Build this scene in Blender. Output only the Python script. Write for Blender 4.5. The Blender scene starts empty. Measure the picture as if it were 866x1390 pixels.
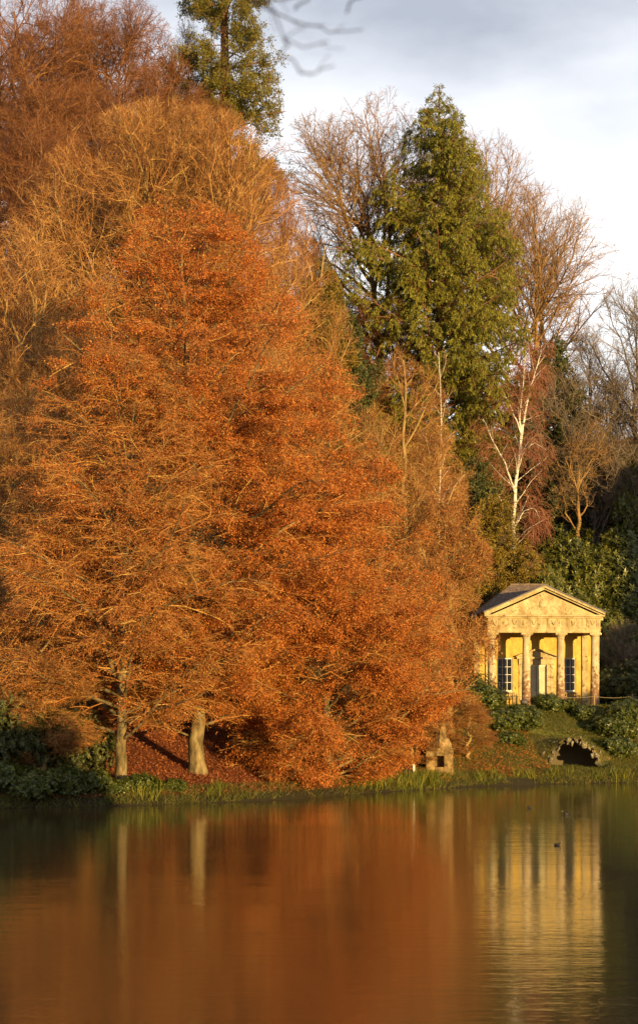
import bpy, bmesh, math, numpy as np
from mathutils import Vector, Matrix
R = math.radians
sc = bpy.context.scene
C = sc.collection

# ------------------------------------------------------------------ camera, sky, sun, exposure
FPX, HOR, CX, CAMZ = 2520.0, 977.0, 433.0, 3.5      # focal length and horizon in photograph pixels
cam = bpy.data.objects.new('camera', bpy.data.cameras.new('camera')); C.objects.link(cam)
cam.location = (0, 0, CAMZ); cam.rotation_euler = (R(90), 0, 0)
cd = cam.data; cd.sensor_fit = 'VERTICAL'; cd.sensor_height = 36; cd.sensor_width = 24
cd.lens = 36 * FPX / 1390; cd.shift_y = (HOR - 695) / 1390; cd.clip_start = 0.1; cd.clip_end = 5000
cd.dof.use_dof = True; cd.dof.focus_distance = 104; cd.dof.aperture_fstop = 3.4
sc.camera = cam

SUN_AZ, SUN_EL = 30.0, 3.6            # degrees right of straight behind the camera, and above the horizon
w = bpy.data.worlds.new('World'); sc.world = w; w.use_nodes = True
nt = w.node_tree; nt.nodes.clear()
def N(t, typ, **k):
    n = t.nodes.new(typ)
    for a, b in k.items(): setattr(n, a, b)
    return n
out = N(nt, 'ShaderNodeOutputWorld'); bg = N(nt, 'ShaderNodeBackground'); bg.inputs[1].default_value = 0.1
sky = N(nt, 'ShaderNodeTexSky', sky_type='NISHITA', sun_disc=False)
sky.sun_elevation = R(SUN_EL); sky.sun_rotation = R(180 - SUN_AZ)
tc = N(nt, 'ShaderNodeTexCoord'); mp = N(nt, 'ShaderNodeMapping'); mp.inputs['Scale'].default_value = (1, 1, 2.2)
mp.inputs['Location'].default_value = (0.3, 0.0, 0.12)
nz = N(nt, 'ShaderNodeTexNoise'); nz.inputs['Scale'].default_value = 2.6; nz.inputs['Detail'].default_value = 7; nz.inputs['Roughness'].default_value = .52
sep = N(nt, 'ShaderNodeSeparateXYZ')
elev = N(nt, 'ShaderNodeMapRange'); elev.inputs[1].default_value = .20; elev.inputs[2].default_value = .60; elev.inputs[3].default_value = 0; elev.inputs[4].default_value = .50
addn = N(nt, 'ShaderNodeMath', operation='ADD')
rampc = N(nt, 'ShaderNodeValToRGB')          # cloud tone: white low down, blue-grey bellies higher up
cr = rampc.color_ramp
cr.elements[0].position = .50; cr.elements[0].color = (6.6, 6.65, 6.7, 1)
cr.elements[1].position = .80; cr.elements[1].color = (2.7, 2.95, 3.5, 1)
e = cr.elements.new(.60); e.color = (5.7, 5.85, 6.2, 1)
mixw = N(nt, 'ShaderNodeMix', data_type='RGBA'); mixw.inputs[0].default_value = .93
L = nt.links.new
L(tc.outputs['Generated'], mp.inputs[0]); L(mp.outputs[0], nz.inputs['Vector']); L(tc.outputs['Generated'], sep.inputs[0])
L(sep.outputs['Z'], elev.inputs[0]); L(nz.outputs['Fac'], addn.inputs[0]); L(elev.outputs[0], addn.inputs[1]); L(addn.outputs[0], rampc.inputs[0])
L(sky.outputs[0], mixw.inputs[6]); L(rampc.outputs[0], mixw.inputs[7]); L(mixw.outputs[2], bg.inputs[0]); L(bg.outputs[0], out.inputs[0])

sun = bpy.data.objects.new('sun', bpy.data.lights.new('sun', 'SUN')); C.objects.link(sun)
sun.data.energy = 5.0; sun.data.angle = R(.5); sun.data.color = (1.0, .69, .27)
a_, e_ = R(SUN_AZ), R(SUN_EL)
to_sun = Vector((math.sin(a_) * math.cos(e_), -math.cos(a_) * math.cos(e_), math.sin(e_)))
sun.rotation_euler = to_sun.to_track_quat('Z', 'Y').to_euler()
sc.cycles.max_bounces = 6; sc.cycles.diffuse_bounces = 3; sc.cycles.glossy_bounces = 3
vs = sc.view_settings; vs.view_transform = 'Standard'; vs.look = 'None'; vs.exposure = 0.98; vs.gamma = 1; vs.use_curve_mapping = False

# ------------------------------------------------------------------ helpers
def rng_(s): return np.random.default_rng(s)
def wx(px, Y): return (px - CX) / FPX * Y
def wz(py, Y): return CAMZ + (HOR - py) / FPX * Y
def nrm(v): return v / np.maximum(np.linalg.norm(v, axis=-1, keepdims=True), 1e-9)

def mesh_np(name, V, F, smooth=False):
    """V (n,3), F (m,k) int array of equal-size faces or a list of such arrays"""
    Fs = F if isinstance(F, list) else [F]
    Fs = [f for f in Fs if len(f)]
    me = bpy.data.meshes.new(name)
    V = np.ascontiguousarray(V, dtype=np.float32)
    lv = np.concatenate([f.ravel() for f in Fs]).astype(np.int32)
    lt = np.concatenate([np.full(len(f), f.shape[1], np.int32) for f in Fs])
    ls = np.concatenate([[0], np.cumsum(lt)[:-1]]).astype(np.int32)
    me.vertices.add(len(V)); me.vertices.foreach_set('co', V.ravel())
    me.loops.add(len(lv)); me.loops.foreach_set('vertex_index', lv)
    me.polygons.add(len(lt)); me.polygons.foreach_set('loop_start', ls); me.polygons.foreach_set('loop_total', lt)
    if smooth: me.polygons.foreach_set('use_smooth', np.ones(len(lt), bool))
    me.update(calc_edges=True)
    return me
def merge(parts):
    V, F, o = [], [], 0
    for v, f in parts:
        V.append(v); F.append(f + o); o += len(v)
    return np.concatenate(V), F
def link(name, me, mat=None, parent=None, loc=None):
    o = bpy.data.objects.new(name, me); C.objects.link(o)
    if mat is not None and me is not None and not me.materials: me.materials.append(mat)
    if parent is not None: o.parent = parent
    if loc is not None: o.location = loc
    return o
def tag(o, label=None, cat=None, group=None, kind=None):
    if label: o['label'] = label
    if cat: o['category'] = cat
    if group: o['group'] = group
    if kind: o['kind'] = kind
    return o
def thing(name, label, cat, loc=(0, 0, 0), rz=0, group=None):
    o = bpy.data.objects.new(name, None); C.objects.link(o); o.location = loc; o.rotation_euler.z = rz
    o.empty_display_size = .3
    return tag(o, label, cat, group)
def copy_tree(root, loc, rz, scale, label, group=None, name=None):
    r = root.copy(); C.objects.link(r); r.location = loc; r.rotation_euler = (0, 0, rz)
    r.scale = scale if isinstance(scale, tuple) else (scale,) * 3
    r['label'] = label
    if group: r['group'] = group
    elif 'group' in r: del r['group']
    for ch in root.children:
        c = ch.copy(); C.objects.link(c); c.parent = r
    return r

# ------------------------------------------------------------------ materials
def newmat(name):
    m = bpy.data.materials.new(name); m.use_nodes = True
    t = m.node_tree; t.nodes.clear()
    o = N(t, 'ShaderNodeOutputMaterial'); return m, t, o
def ramp(t, stops, fac):
    r = N(t, 'ShaderNodeValToRGB'); c = r.color_ramp
    while len(c.elements) < len(stops): c.elements.new(.5)
    for el, (p, col) in zip(c.elements, stops): el.position = p; el.color = (*col, 1)
    t.links.new(fac, r.inputs[0]); return r.outputs[0]
def mat_leaf(name, stops, transl=.3, rough=.55, spec=.25):
    m, t, o = newmat(name)
    g = N(t, 'ShaderNodeNewGeometry'); col = ramp(t, stops, g.outputs['Random Per Island'])
    p = N(t, 'ShaderNodeBsdfPrincipled'); p.inputs['Roughness'].default_value = rough; p.inputs['Specular IOR Level'].default_value = spec
    tr = N(t, 'ShaderNodeBsdfTranslucent'); mx = N(t, 'ShaderNodeMixShader'); mx.inputs[0].default_value = transl
    t.links.new(col, p.inputs['Base Color']); t.links.new(col, tr.inputs[0])
    t.links.new(p.outputs[0], mx.inputs[1]); t.links.new(tr.outputs[0], mx.inputs[2]); t.links.new(mx.outputs[0], o.inputs[0])
    return m
def mat_noise(name, stops, scale=4, detail=6, rough=.85, bump=.0, bscale=None, stretch=(1, 1, 1), spec=.2, nrough=.6, bdist=.02):
    m, t, o = newmat(name)
    tcn = N(t, 'ShaderNodeTexCoord'); mpn = N(t, 'ShaderNodeMapping'); mpn.inputs['Scale'].default_value = stretch
    n = N(t, 'ShaderNodeTexNoise'); n.inputs['Scale'].default_value = scale; n.inputs['Detail'].default_value = detail; n.inputs['Roughness'].default_value = nrough
    t.links.new(tcn.outputs['Object'], mpn.inputs[0]); t.links.new(mpn.outputs[0], n.inputs['Vector'])
    col = ramp(t, stops, n.outputs['Fac'])
    p = N(t, 'ShaderNodeBsdfPrincipled'); p.inputs['Roughness'].default_value = rough; p.inputs['Specular IOR Level'].default_value = spec
    t.links.new(col, p.inputs['Base Color'])
    if bump:
        n2 = N(t, 'ShaderNodeTexNoise'); n2.inputs['Scale'].default_value = bscale or scale * 3; n2.inputs['Detail'].default_value = 5
        t.links.new(mpn.outputs[0], n2.inputs['Vector'])
        b = N(t, 'ShaderNodeBump'); b.inputs['Strength'].default_value = bump; b.inputs['Distance'].default_value = bdist
        t.links.new(n2.outputs['Fac'], b.inputs['Height']); t.links.new(b.outputs[0], p.inputs['Normal'])
    t.links.new(p.outputs[0], o.inputs[0]); return m
def mat_twig(name, stops):
    m, t, o = newmat(name)
    g = N(t, 'ShaderNodeNewGeometry'); col = ramp(t, stops, g.outputs['Random Per Island'])
    p = N(t, 'ShaderNodeBsdfPrincipled'); p.inputs['Roughness'].default_value = .7; p.inputs['Specular IOR Level'].default_value = .2
    t.links.new(col, p.inputs['Base Color']); t.links.new(p.outputs[0], o.inputs[0]); return m

M = {}
M['beech_leaf'] = mat_leaf('copper_leaf', [(0, (.14, .045, .015)), (.2, (.30, .08, .017)), (.55, (.46, .135, .023)), (.85, (.55, .19, .032)), (1, (.58, .28, .06))], .35)
M['brown_leaf'] = mat_leaf('brown_leaf', [(0, (.20, .055, .016)), (.5, (.36, .11, .024)), (1, (.48, .20, .04))], .3)
M['cedar'] = mat_leaf('cedar_spray', [(0, (.09, .09, .011)), (.5, (.155, .148, .016)), (.9, (.22, .20, .022)), (1, (.30, .23, .035))], .15)
M['sequoia'] = mat_leaf('sequoia_spray', [(0, (.08, .08, .013)), (.6, (.14, .125, .018)), (1, (.23, .155, .025))], .15)
M['yew'] = mat_leaf('yew_spray', [(0, (.08, .06, .01)), (.5, (.17, .12, .016)), (1, (.28, .18, .025))], .15)
M['dark_ever'] = mat_leaf('dark_evergreen', [(0, (.03, .038, .013)), (.7, (.075, .085, .025)), (1, (.13, .12, .035))], .15)
M['rhodo'] = mat_leaf('rhododendron_leaf', [(0, (.045, .052, .009)), (.6, (.10, .105, .014)), (1, (.18, .165, .022))], .15, .4, .4)
M['laurel'] = mat_leaf('laurel_leaf', [(0, (.025, .04, .008)), (.6, (.065, .082, .012)), (.93, (.14, .15, .02)), (1, (.26, .20, .03))], .2, .38, .45)
M['grass'] = mat_leaf('bank_grass', [(0, (.045, .06, .011)), (.5, (.09, .10, .016)), (.8, (.15, .13, .024)), (1, (.27, .17, .045))], .3)
M['iris'] = mat_leaf('waterside_blade', [(0, (.06, .075, .01)), (.6, (.13, .14, .016)), (1, (.27, .22, .03))], .3)
M['litter'] = mat_leaf('fallen_leaf', [(0, (.13, .045, .02)), (.5, (.24, .07, .026)), (.9, (.34, .11, .035)), (1, (.42, .20, .06))], .2)
M['bark_beech'] = mat_noise('beech_bark', [(.36, (.045, .038, .018)), (.47, (.12, .085, .038)), (.56, (.18, .13, .06)), (.68, (.27, .21, .10))], 2.6, 9, .85, .8, 12, (1.4, 1.4, .45), bdist=.04)
M['bark_gold'] = mat_noise('golden_bark', [(.3, (.12, .075, .03)), (.6, (.30, .20, .075)), (.8, (.40, .30, .12))], 3, 6, .85, .3, 16, (1, 1, .4))
M['bark_oak'] = mat_noise('oak_bark', [(.3, (.13, .075, .03)), (.6, (.30, .18, .065)), (.8, (.36, .27, .12))], 3, 6, .85, .3, 16, (1, 1, .4))
M['bark_dark'] = mat_noise('dark_bark', [(.3, (.05, .04, .032)), (.7, (.14, .11, .085))], 3, 6, .9, .3, 16, (1, 1, .4))
M['bark_red'] = mat_noise('red_brown_bark', [(.3, (.11, .05, .03)), (.7, (.26, .13, .07))], 3, 6, .9, .3, 16, (1, 1, .4))
M['twig_beech'] = mat_twig('beech_twig', [(0, (.20, .075, .02)), (.6, (.34, .14, .035)), (.9, (.42, .22, .055)), (1, (.50, .33, .10))])
M['twig_gold'] = mat_twig('golden_twig', [(0, (.15, .062, .022)), (.55, (.28, .122, .036)), (.85, (.38, .20, .06)), (1, (.50, .32, .11))])
M['twig_red'] = mat_twig('red_brown_twig', [(0, (.08, .03, .013)), (.6, (.155, .058, .021)), (.9, (.23, .095, .03)), (1, (.36, .18, .06))])
M['twig_oak'] = mat_twig('oak_twig', [(0, (.14, .07, .03)), (.6, (.24, .13, .05)), (1, (.32, .20, .08))])
M['twig_birch'] = mat_twig('birch_twig', [(0, (.18, .065, .04)), (.6, (.28, .105, .06)), (1, (.38, .17, .09))])
M['twig_dark'] = mat_twig('grey_twig', [(0, (.11, .08, .055)), (.6, (.19, .14, .10)), (1, (.28, .21, .14))])
def mat_birch():
    m, t, o = newmat('birch_bark')
    tcn = N(t, 'ShaderNodeTexCoord'); mpn = N(t, 'ShaderNodeMapping'); mpn.inputs['Scale'].default_value = (1.5, 1.5, 7)
    n = N(t, 'ShaderNodeTexNoise'); n.inputs['Scale'].default_value = 1.3; n.inputs['Detail'].default_value = 6
    t.links.new(tcn.outputs['Object'], mpn.inputs[0]); t.links.new(mpn.outputs[0], n.inputs['Vector'])
    col = ramp(t, [(.36, (.10, .085, .07)), (.44, (.62, .57, .48)), (1, (.74, .70, .62))], n.outputs['Fac'])
    p = N(t, 'ShaderNodeBsdfPrincipled'); p.inputs['Roughness'].default_value = .7
    t.links.new(col, p.inputs['Base Color']); t.links.new(p.outputs[0], o.inputs[0]); return m
M['bark_birch'] = mat_birch()
M['near_twig'] = mat_noise('near_bark', [(.3, (.012, .010, .010)), (.7, (.03, .026, .026))], 3, 4, .9)
M['rock'] = mat_noise('pale_rock', [(.35, (.06, .052, .03)), (.5, (.18, .155, .10)), (.66, (.42, .38, .29))], 4, 8, .9, .8, 12, bdist=.05)
M['wood'] = mat_noise('weathered_wood', [(.3, (.16, .11, .06)), (.7, (.34, .26, .15))], 6, 6, .8, .2, 20, (4, 4, .6))

# ------------------------------------------------------------------ the ground and the lake
SHX = np.array([-300, -60, -30, -12.6, -7.6, -3.5, -1, 3, 8, 12, 17.8, 30, 45, 60, 300.])
SHY = np.array([30, 52, 64, 73.2, 75.8, 79, 82, 89.5, 97, 100.5, 103.5, 103, 92, 70, -80.])
def shore(x): return np.interp(x, SHX, SHY)
def sstep(a, b, x):
    u = np.clip((x - a) / (b - a), 0, 1); return u * u * (3 - 2 * u)
def vnoise(x, y, s, seed=0):
    r = rng_(seed); out = 0
    for k in range(6):
        a, ph, f = r.uniform(0, 6.28), r.uniform(0, 6.28), s * r.uniform(.6, 1.7)
        out = out + np.sin((x * math.cos(a) + y * math.sin(a)) * f + ph)
    return out / 6
GX, GY = wx(777, 107.2), 107.2        # grotto mouth
def ground_z(x, y, notch=True):
    x = np.asarray(x, float); y = np.asarray(y, float)
    jag = .35 * vnoise(x, y, 1.3, 5) + .18 * vnoise(x, y, 3.1, 6)
    s = y - shore(x) + jag
    left = np.interp(s, [-30, -6, -1, 0, .5, 1.2, 5, 12, 20, 30, 45, 62, 80, 110, 600], [-3, -1.5, -.35, -.02, .3, .5, 1.05, 2.4, 4.8, 9.5, 20, 31, 38, 42, 44])
    right = np.interp(s, [-30, -6, -1, 0, .5, 1.2, 4, 7, 12, 13.5, 26, 31, 45, 62, 90, 600], [-3, -1.5, -.35, -.02, .3, .5, .95, 2.0, 4.0, 4.36, 4.42, 5.8, 15, 26, 33, 35])
    k = sstep(3, 10, x)
    z = left * (1 - k) + right * k
    hill = np.clip((s - 16) / 20, 0, 1)
    z = z + hill * (1.2 * vnoise(x, y, .12, 1) + .35 * vnoise(x, y, .5, 2)) * np.where((x > 8) & (s < 30), np.clip((s - 27) / 6, 0, 1), 1)
    z = z + np.clip(s / 2, 0, 1) * .08 * vnoise(x, y, 1.6, 3)
    # level ground for the temple
    dt = np.maximum(np.abs(x - 14.9) - 6, 0) + np.maximum(np.abs(y - 123.5) - 6, 0)
    kt = 1 - sstep(0, 2.5, dt)
    z = z * (1 - kt) + 4.36 * kt
    # recess of the grotto
    kg = (1 - sstep(1.5, 2.3, np.abs(x - GX))) * sstep(GY - 2.2, GY - .6, y) * (1 - sstep(GY + 2.4, GY + 3.4, y))
    if notch: z = z * (1 - kg) + .62 * kg
    # unseen treeless shoulder on the right bank, shaped to shade the right-hand wood
    u = x * math.cos(a_) + y * math.sin(a_); t = x * math.sin(a_) - y * math.cos(a_)
    sh = sstep(-62, -38, t) * (1 - sstep(60, 140, t))
    hb = np.interp(u, [72, 75, 78, 82, 86, 88.5, 92, 120, 200], [-3, 7, 9, 13, 14, 18, 27, 35, 38]) + 1.6 * vnoise(x, y, .45, 9) + .8 * vnoise(x, y, 1.1, 10)
    z = np.maximum(z, sh * hb - 3 * (1 - sh))
    # unseen treeless knoll added on the near bank to shade the left shore
    kn = sstep(12, 16, u) * (1 - sstep(29.5, 32.5, u)) * sstep(2, 6, t) * (1 - sstep(14, 30, t))
    z = np.maximum(z, kn * (8.3 + .9 * vnoise(x, y, .6, 12) + .5 * vnoise(x, y, 1.7, 13)) - 3 * (1 - kn))
    # near bank where the photographer stands
    nb = 1 - sstep(5, 10, y - .05 * x)
    return np.maximum(z, nb * 4.3 - 2.4)
def axis(*segs):
    a = [np.arange(lo, hi, st) for lo, hi, st in segs]; return np.concatenate(a + [[segs[-1][1]]])
gx = axis((-900, -160, 60), (-160, -40, 6), (-40, -18, 1.2), (-18, 24, .4), (24, 60, 1.2), (60, 160, 5), (160, 900, 60))
gy = axis((-600, -60, 60), (-60, -16, 5), (-16, 16, 1.5), (16, 60, 5), (60, 70, 1.2), (70, 132, .4), (132, 190, 1.2), (190, 280, 6), (280, 1500, 80))
XX, YY = np.meshgrid(gx, gy); ZZ = ground_z(XX, YY)
nx, ny = len(gx), len(gy)
ii = (np.arange(ny - 1)[:, None] * nx + np.arange(nx - 1)[None, :]).ravel()
F = np.stack([ii, ii + 1, ii + 1 + nx, ii + nx], 1)
def mat_ground():
    m, t, o = newmat('ground')
    g = N(t, 'ShaderNodeNewGeometry')
    n1 = N(t, 'ShaderNodeTexNoise'); n1.inputs['Scale'].default_value = .55; n1.inputs['Detail'].default_value = 8
    n2 = N(t, 'ShaderNodeTexNoise'); n2.inputs['Scale'].default_value = 5; n2.inputs['Detail'].default_value = 8
    for n in (n1, n2): t.links.new(g.outputs['Position'], n.inputs['Vector'])
    grassc = ramp(t, [(.3, (.04, .05, .012)), (.55, (.085, .085, .02)), (.75, (.15, .105, .03))], n2.outputs['Fac'])
    litt = ramp(t, [(.3, (.09, .032, .014)), (.5, (.20, .06, .022)), (.72, (.29, .10, .033))], n2.outputs['Fac'])
    wood = ramp(t, [(.3, (.05, .03, .014)), (.55, (.14, .075, .03)), (.75, (.20, .11, .045))], n2.outputs['Fac'])
    # fallen leaves lie round the beeches
    vd = N(t, 'ShaderNodeVectorMath', operation='DISTANCE'); vd.inputs[1].default_value = (-4.5, 84, 1.5)
    t.links.new(g.outputs['Position'], vd.inputs[0])
    ad = N(t, 'ShaderNodeMath', operation='MULTIPLY_ADD'); ad.inputs[1].default_value = 7; t.links.new(n1.outputs['Fac'], ad.inputs[0]); t.links.new(vd.outputs['Value'], ad.inputs[2])
    mr = N(t, 'ShaderNodeMapRange'); mr.inputs[1].default_value = 12; mr.inputs[2].default_value = 16; mr.inputs[3].default_value = 1; mr.inputs[4].default_value = 0
    t.links.new(ad.outputs[0], mr.inputs[0])
    sp = N(t, 'ShaderNodeSeparateXYZ'); t.links.new(g.outputs['Position'], sp.inputs[0])
    ad2 = N(t, 'ShaderNodeMath', operation='MULTIPLY_ADD'); ad2.inputs[1].default_value = 4; t.links.new(n1.outputs['Fac'], ad2.inputs[0]); t.links.new(sp.outputs['Z'], ad2.inputs[2])
    mr2 = N(t, 'ShaderNodeMapRange'); mr2.inputs[1].default_value = 5.5; mr2.inputs[2].default_value = 8.5; t.links.new(ad2.outputs[0], mr2.inputs[0])
    m1 = N(t, 'ShaderNodeMix', data_type='RGBA'); t.links.new(mr2.outputs[0], m1.inputs[0]); t.links.new(grassc, m1.inputs[6]); t.links.new(wood, m1.inputs[7])
    m2 = N(t, 'ShaderNodeMix', data_type='RGBA'); t.links.new(mr.outputs[0], m2.inputs[0]); t.links.new(m1.outputs[2], m2.inputs[6]); t.links.new(litt, m2.inputs[7])
    mr3 = N(t, 'ShaderNodeMapRange'); mr3.inputs[1].default_value = .30; mr3.inputs[2].default_value = .55; t.links.new(sp.outputs['Z'], mr3.inputs[0])
    m3 = N(t, 'ShaderNodeMix', data_type='RGBA'); t.links.new(mr3.outputs[0], m3.inputs[0]); m3.inputs[6].default_value = (.03, .024, .012, 1); t.links.new(m2.outputs[2], m3.inputs[7])
    m2 = m3
    p = N(t, 'ShaderNodeBsdfPrincipled'); p.inputs['Roughness'].default_value = .95; p.inputs['Specular IOR Level'].default_value = .1
    b = N(t, 'ShaderNodeBump'); b.inputs['Strength'].default_value = .9; b.inputs['Distance'].default_value = .08
    t.links.new(n2.outputs['Fac'], b.inputs['Height']); t.links.new(b.outputs[0], p.inputs['Normal'])
    t.links.new(m2.outputs[2], p.inputs['Base Color']); t.links.new(p.outputs[0], o.inputs[0]); return m
M['ground'] = mat_ground()
tag(link('ground', mesh_np('ground', np.stack([XX.ravel(), YY.ravel(), ZZ.ravel()], 1), F, True), M['ground']), 'leaf-strewn wooded hillside and grassy bank rising from the lake', kind='structure')

def mat_water():
    m, t, o = newmat('lake_water')
    g = N(t, 'ShaderNodeNewGeometry')
    hs = []
    for sx, sy, sc_, wgt in ((.35, 1.0, 2.4, .55), (.5, 1.0, 7.5, .32), (.15, .5, .9, .9)):
        mpn = N(t, 'ShaderNodeMapping'); mpn.inputs['Scale'].default_value = (sx, sy, 1); t.links.new(g.outputs['Position'], mpn.inputs[0])
        n = N(t, 'ShaderNodeTexNoise'); n.inputs['Scale'].default_value = sc_; n.inputs['Detail'].default_value = 3; t.links.new(mpn.outputs[0], n.inputs['Vector'])
        mu = N(t, 'ShaderNodeMath', operation='MULTIPLY'); mu.inputs[1].default_value = wgt; t.links.new(n.outputs['Fac'], mu.inputs[0]); hs.append(mu.outputs[0])
    s = hs[0]
    for h in hs[1:]:
        ad = N(t, 'ShaderNodeMath', operation='ADD'); t.links.new(s, ad.inputs[0]); t.links.new(h, ad.inputs[1]); s = ad.outputs[0]
    mpl = N(t, 'ShaderNodeMapping'); mpl.inputs['Scale'].default_value = (.04, .13, 1); t.links.new(g.outputs['Position'], mpl.inputs[0])
    nl_ = N(t, 'ShaderNodeTexNoise'); nl_.inputs['Scale'].default_value = 1; nl_.inputs['Detail'].default_value = 3; t.links.new(mpl.outputs[0], nl_.inputs['Vector'])
    mrl = N(t, 'ShaderNodeMapRange'); mrl.inputs[1].default_value = .38; mrl.inputs[2].default_value = .62; mrl.inputs[3].default_value = .55; mrl.inputs[4].default_value = 1.25; t.links.new(nl_.outputs['Fac'], mrl.inputs[0])
    b = N(t, 'ShaderNodeBump'); t.links.new(mrl.outputs[0], b.inputs['Strength']); b.inputs['Distance'].default_value = .0115; t.links.new(s, b.inputs['Height'])
    p = N(t, 'ShaderNodeBsdfPrincipled'); p.inputs['Base Color'].default_value = (.046, .028, .011, 1); p.inputs['Roughness'].default_value = .07
    p.inputs['IOR'].default_value = 2.2; p.inputs['Specular IOR Level'].default_value = .55
    t.links.new(b.outputs[0], p.inputs['Normal']); t.links.new(p.outputs[0], o.inputs[0]); return m
wv = np.array([[-900, -600, 0], [900, -600, 0], [900, 140, 0], [-900, 140, 0.]])
tag(link('lake', mesh_np('lake', wv, np.array([[0, 1, 2, 3]])), mat_water()), 'calm brown lake mirroring the autumn trees and the temple', kind='structure')

# ------------------------------------------------------------------ tree machinery
def tubes(P, r, S):
    """P (n,K,3), r (n,K) -> verts, quads; S=2 makes a ribbon"""
    n, K, _ = P.shape
    if S == 1:                    # hair-fine twig: one tapering blade
        d = nrm(P[:, -1] - P[:, 0]); ph = (np.arange(n) * 2.399)[:, None]; U = nrm(np.cross(d, [.31, .52, .79])); W = np.cross(d, U)
        o = r[:, :1] * 1.15 * (np.cos(ph) * U + np.sin(ph) * W)
        return np.stack([P[:, 0] + o, P[:, 0] - o, P[:, -1]], 1).reshape(-1, 3), np.arange(n * 3).reshape(-1, 3)
    T = nrm(np.gradient(P, axis=1))
    ref = np.array([.31, .52, .79]); U = nrm(np.cross(T, ref)); W = np.cross(T, U)
    if S == 2: A = np.array([0, math.pi]) + .0
    else: A = np.arange(S) * 2 * math.pi / S
    ph = (np.arange(n) * 2.399)[:, None, None] if S == 2 else np.zeros((n, 1, 1))
    ca, sa = np.cos(A + ph), np.sin(A + ph)
    V = P[:, :, None] + r[:, :, None, None] * (ca[..., None] * U[:, :, None] + sa[..., None] * W[:, :, None])
    idx = np.arange(n * K * S).reshape(n, K, S)
    if S == 2:
        F = np.stack([idx[:, :-1, 0], idx[:, :-1, 1], idx[:, 1:, 1], idx[:, 1:, 0]], -1)
    else:
        nxt = np.roll(idx, -1, 2)
        F = np.stack([idx[:, :-1], nxt[:, :-1], nxt[:, 1:], idx[:, 1:]], -1)
    return V.reshape(-1, 3), F.reshape(-1, 4)
def envelope(profile, lobes=.16, seed=0, lean=(0, 0)):
    """profile: [(height, radius, cx, cy)] in metres above the base"""
    pr = np.array([(p + (0, 0))[:4] for p in profile], float); r = rng_(seed); ph = r.uniform(0, 6.28, 8)
    def f(p):
        h = p[..., 2]; R_ = np.interp(h, pr[:, 0], pr[:, 1], left=.01, right=.01)
        dx = p[..., 0] - np.interp(h, pr[:, 0], pr[:, 2]); dy = p[..., 1] - np.interp(h, pr[:, 0], pr[:, 3])
        az = np.arctan2(dy, dx); H = pr[-1, 0]
        lob = 1 + lobes * (np.sin(3 * az + ph[0] + h / H * 5) * .5 + np.sin(5 * az + ph[1] - h / H * 9) * .35 + np.sin(2 * az + h / H * 14 + ph[2]) * .4 + np.sin(9 * az + h / H * 25 + ph[3]) * .25)
        return np.hypot(dx, dy) / np.maximum(R_ * lob, .02)
    return f
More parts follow.
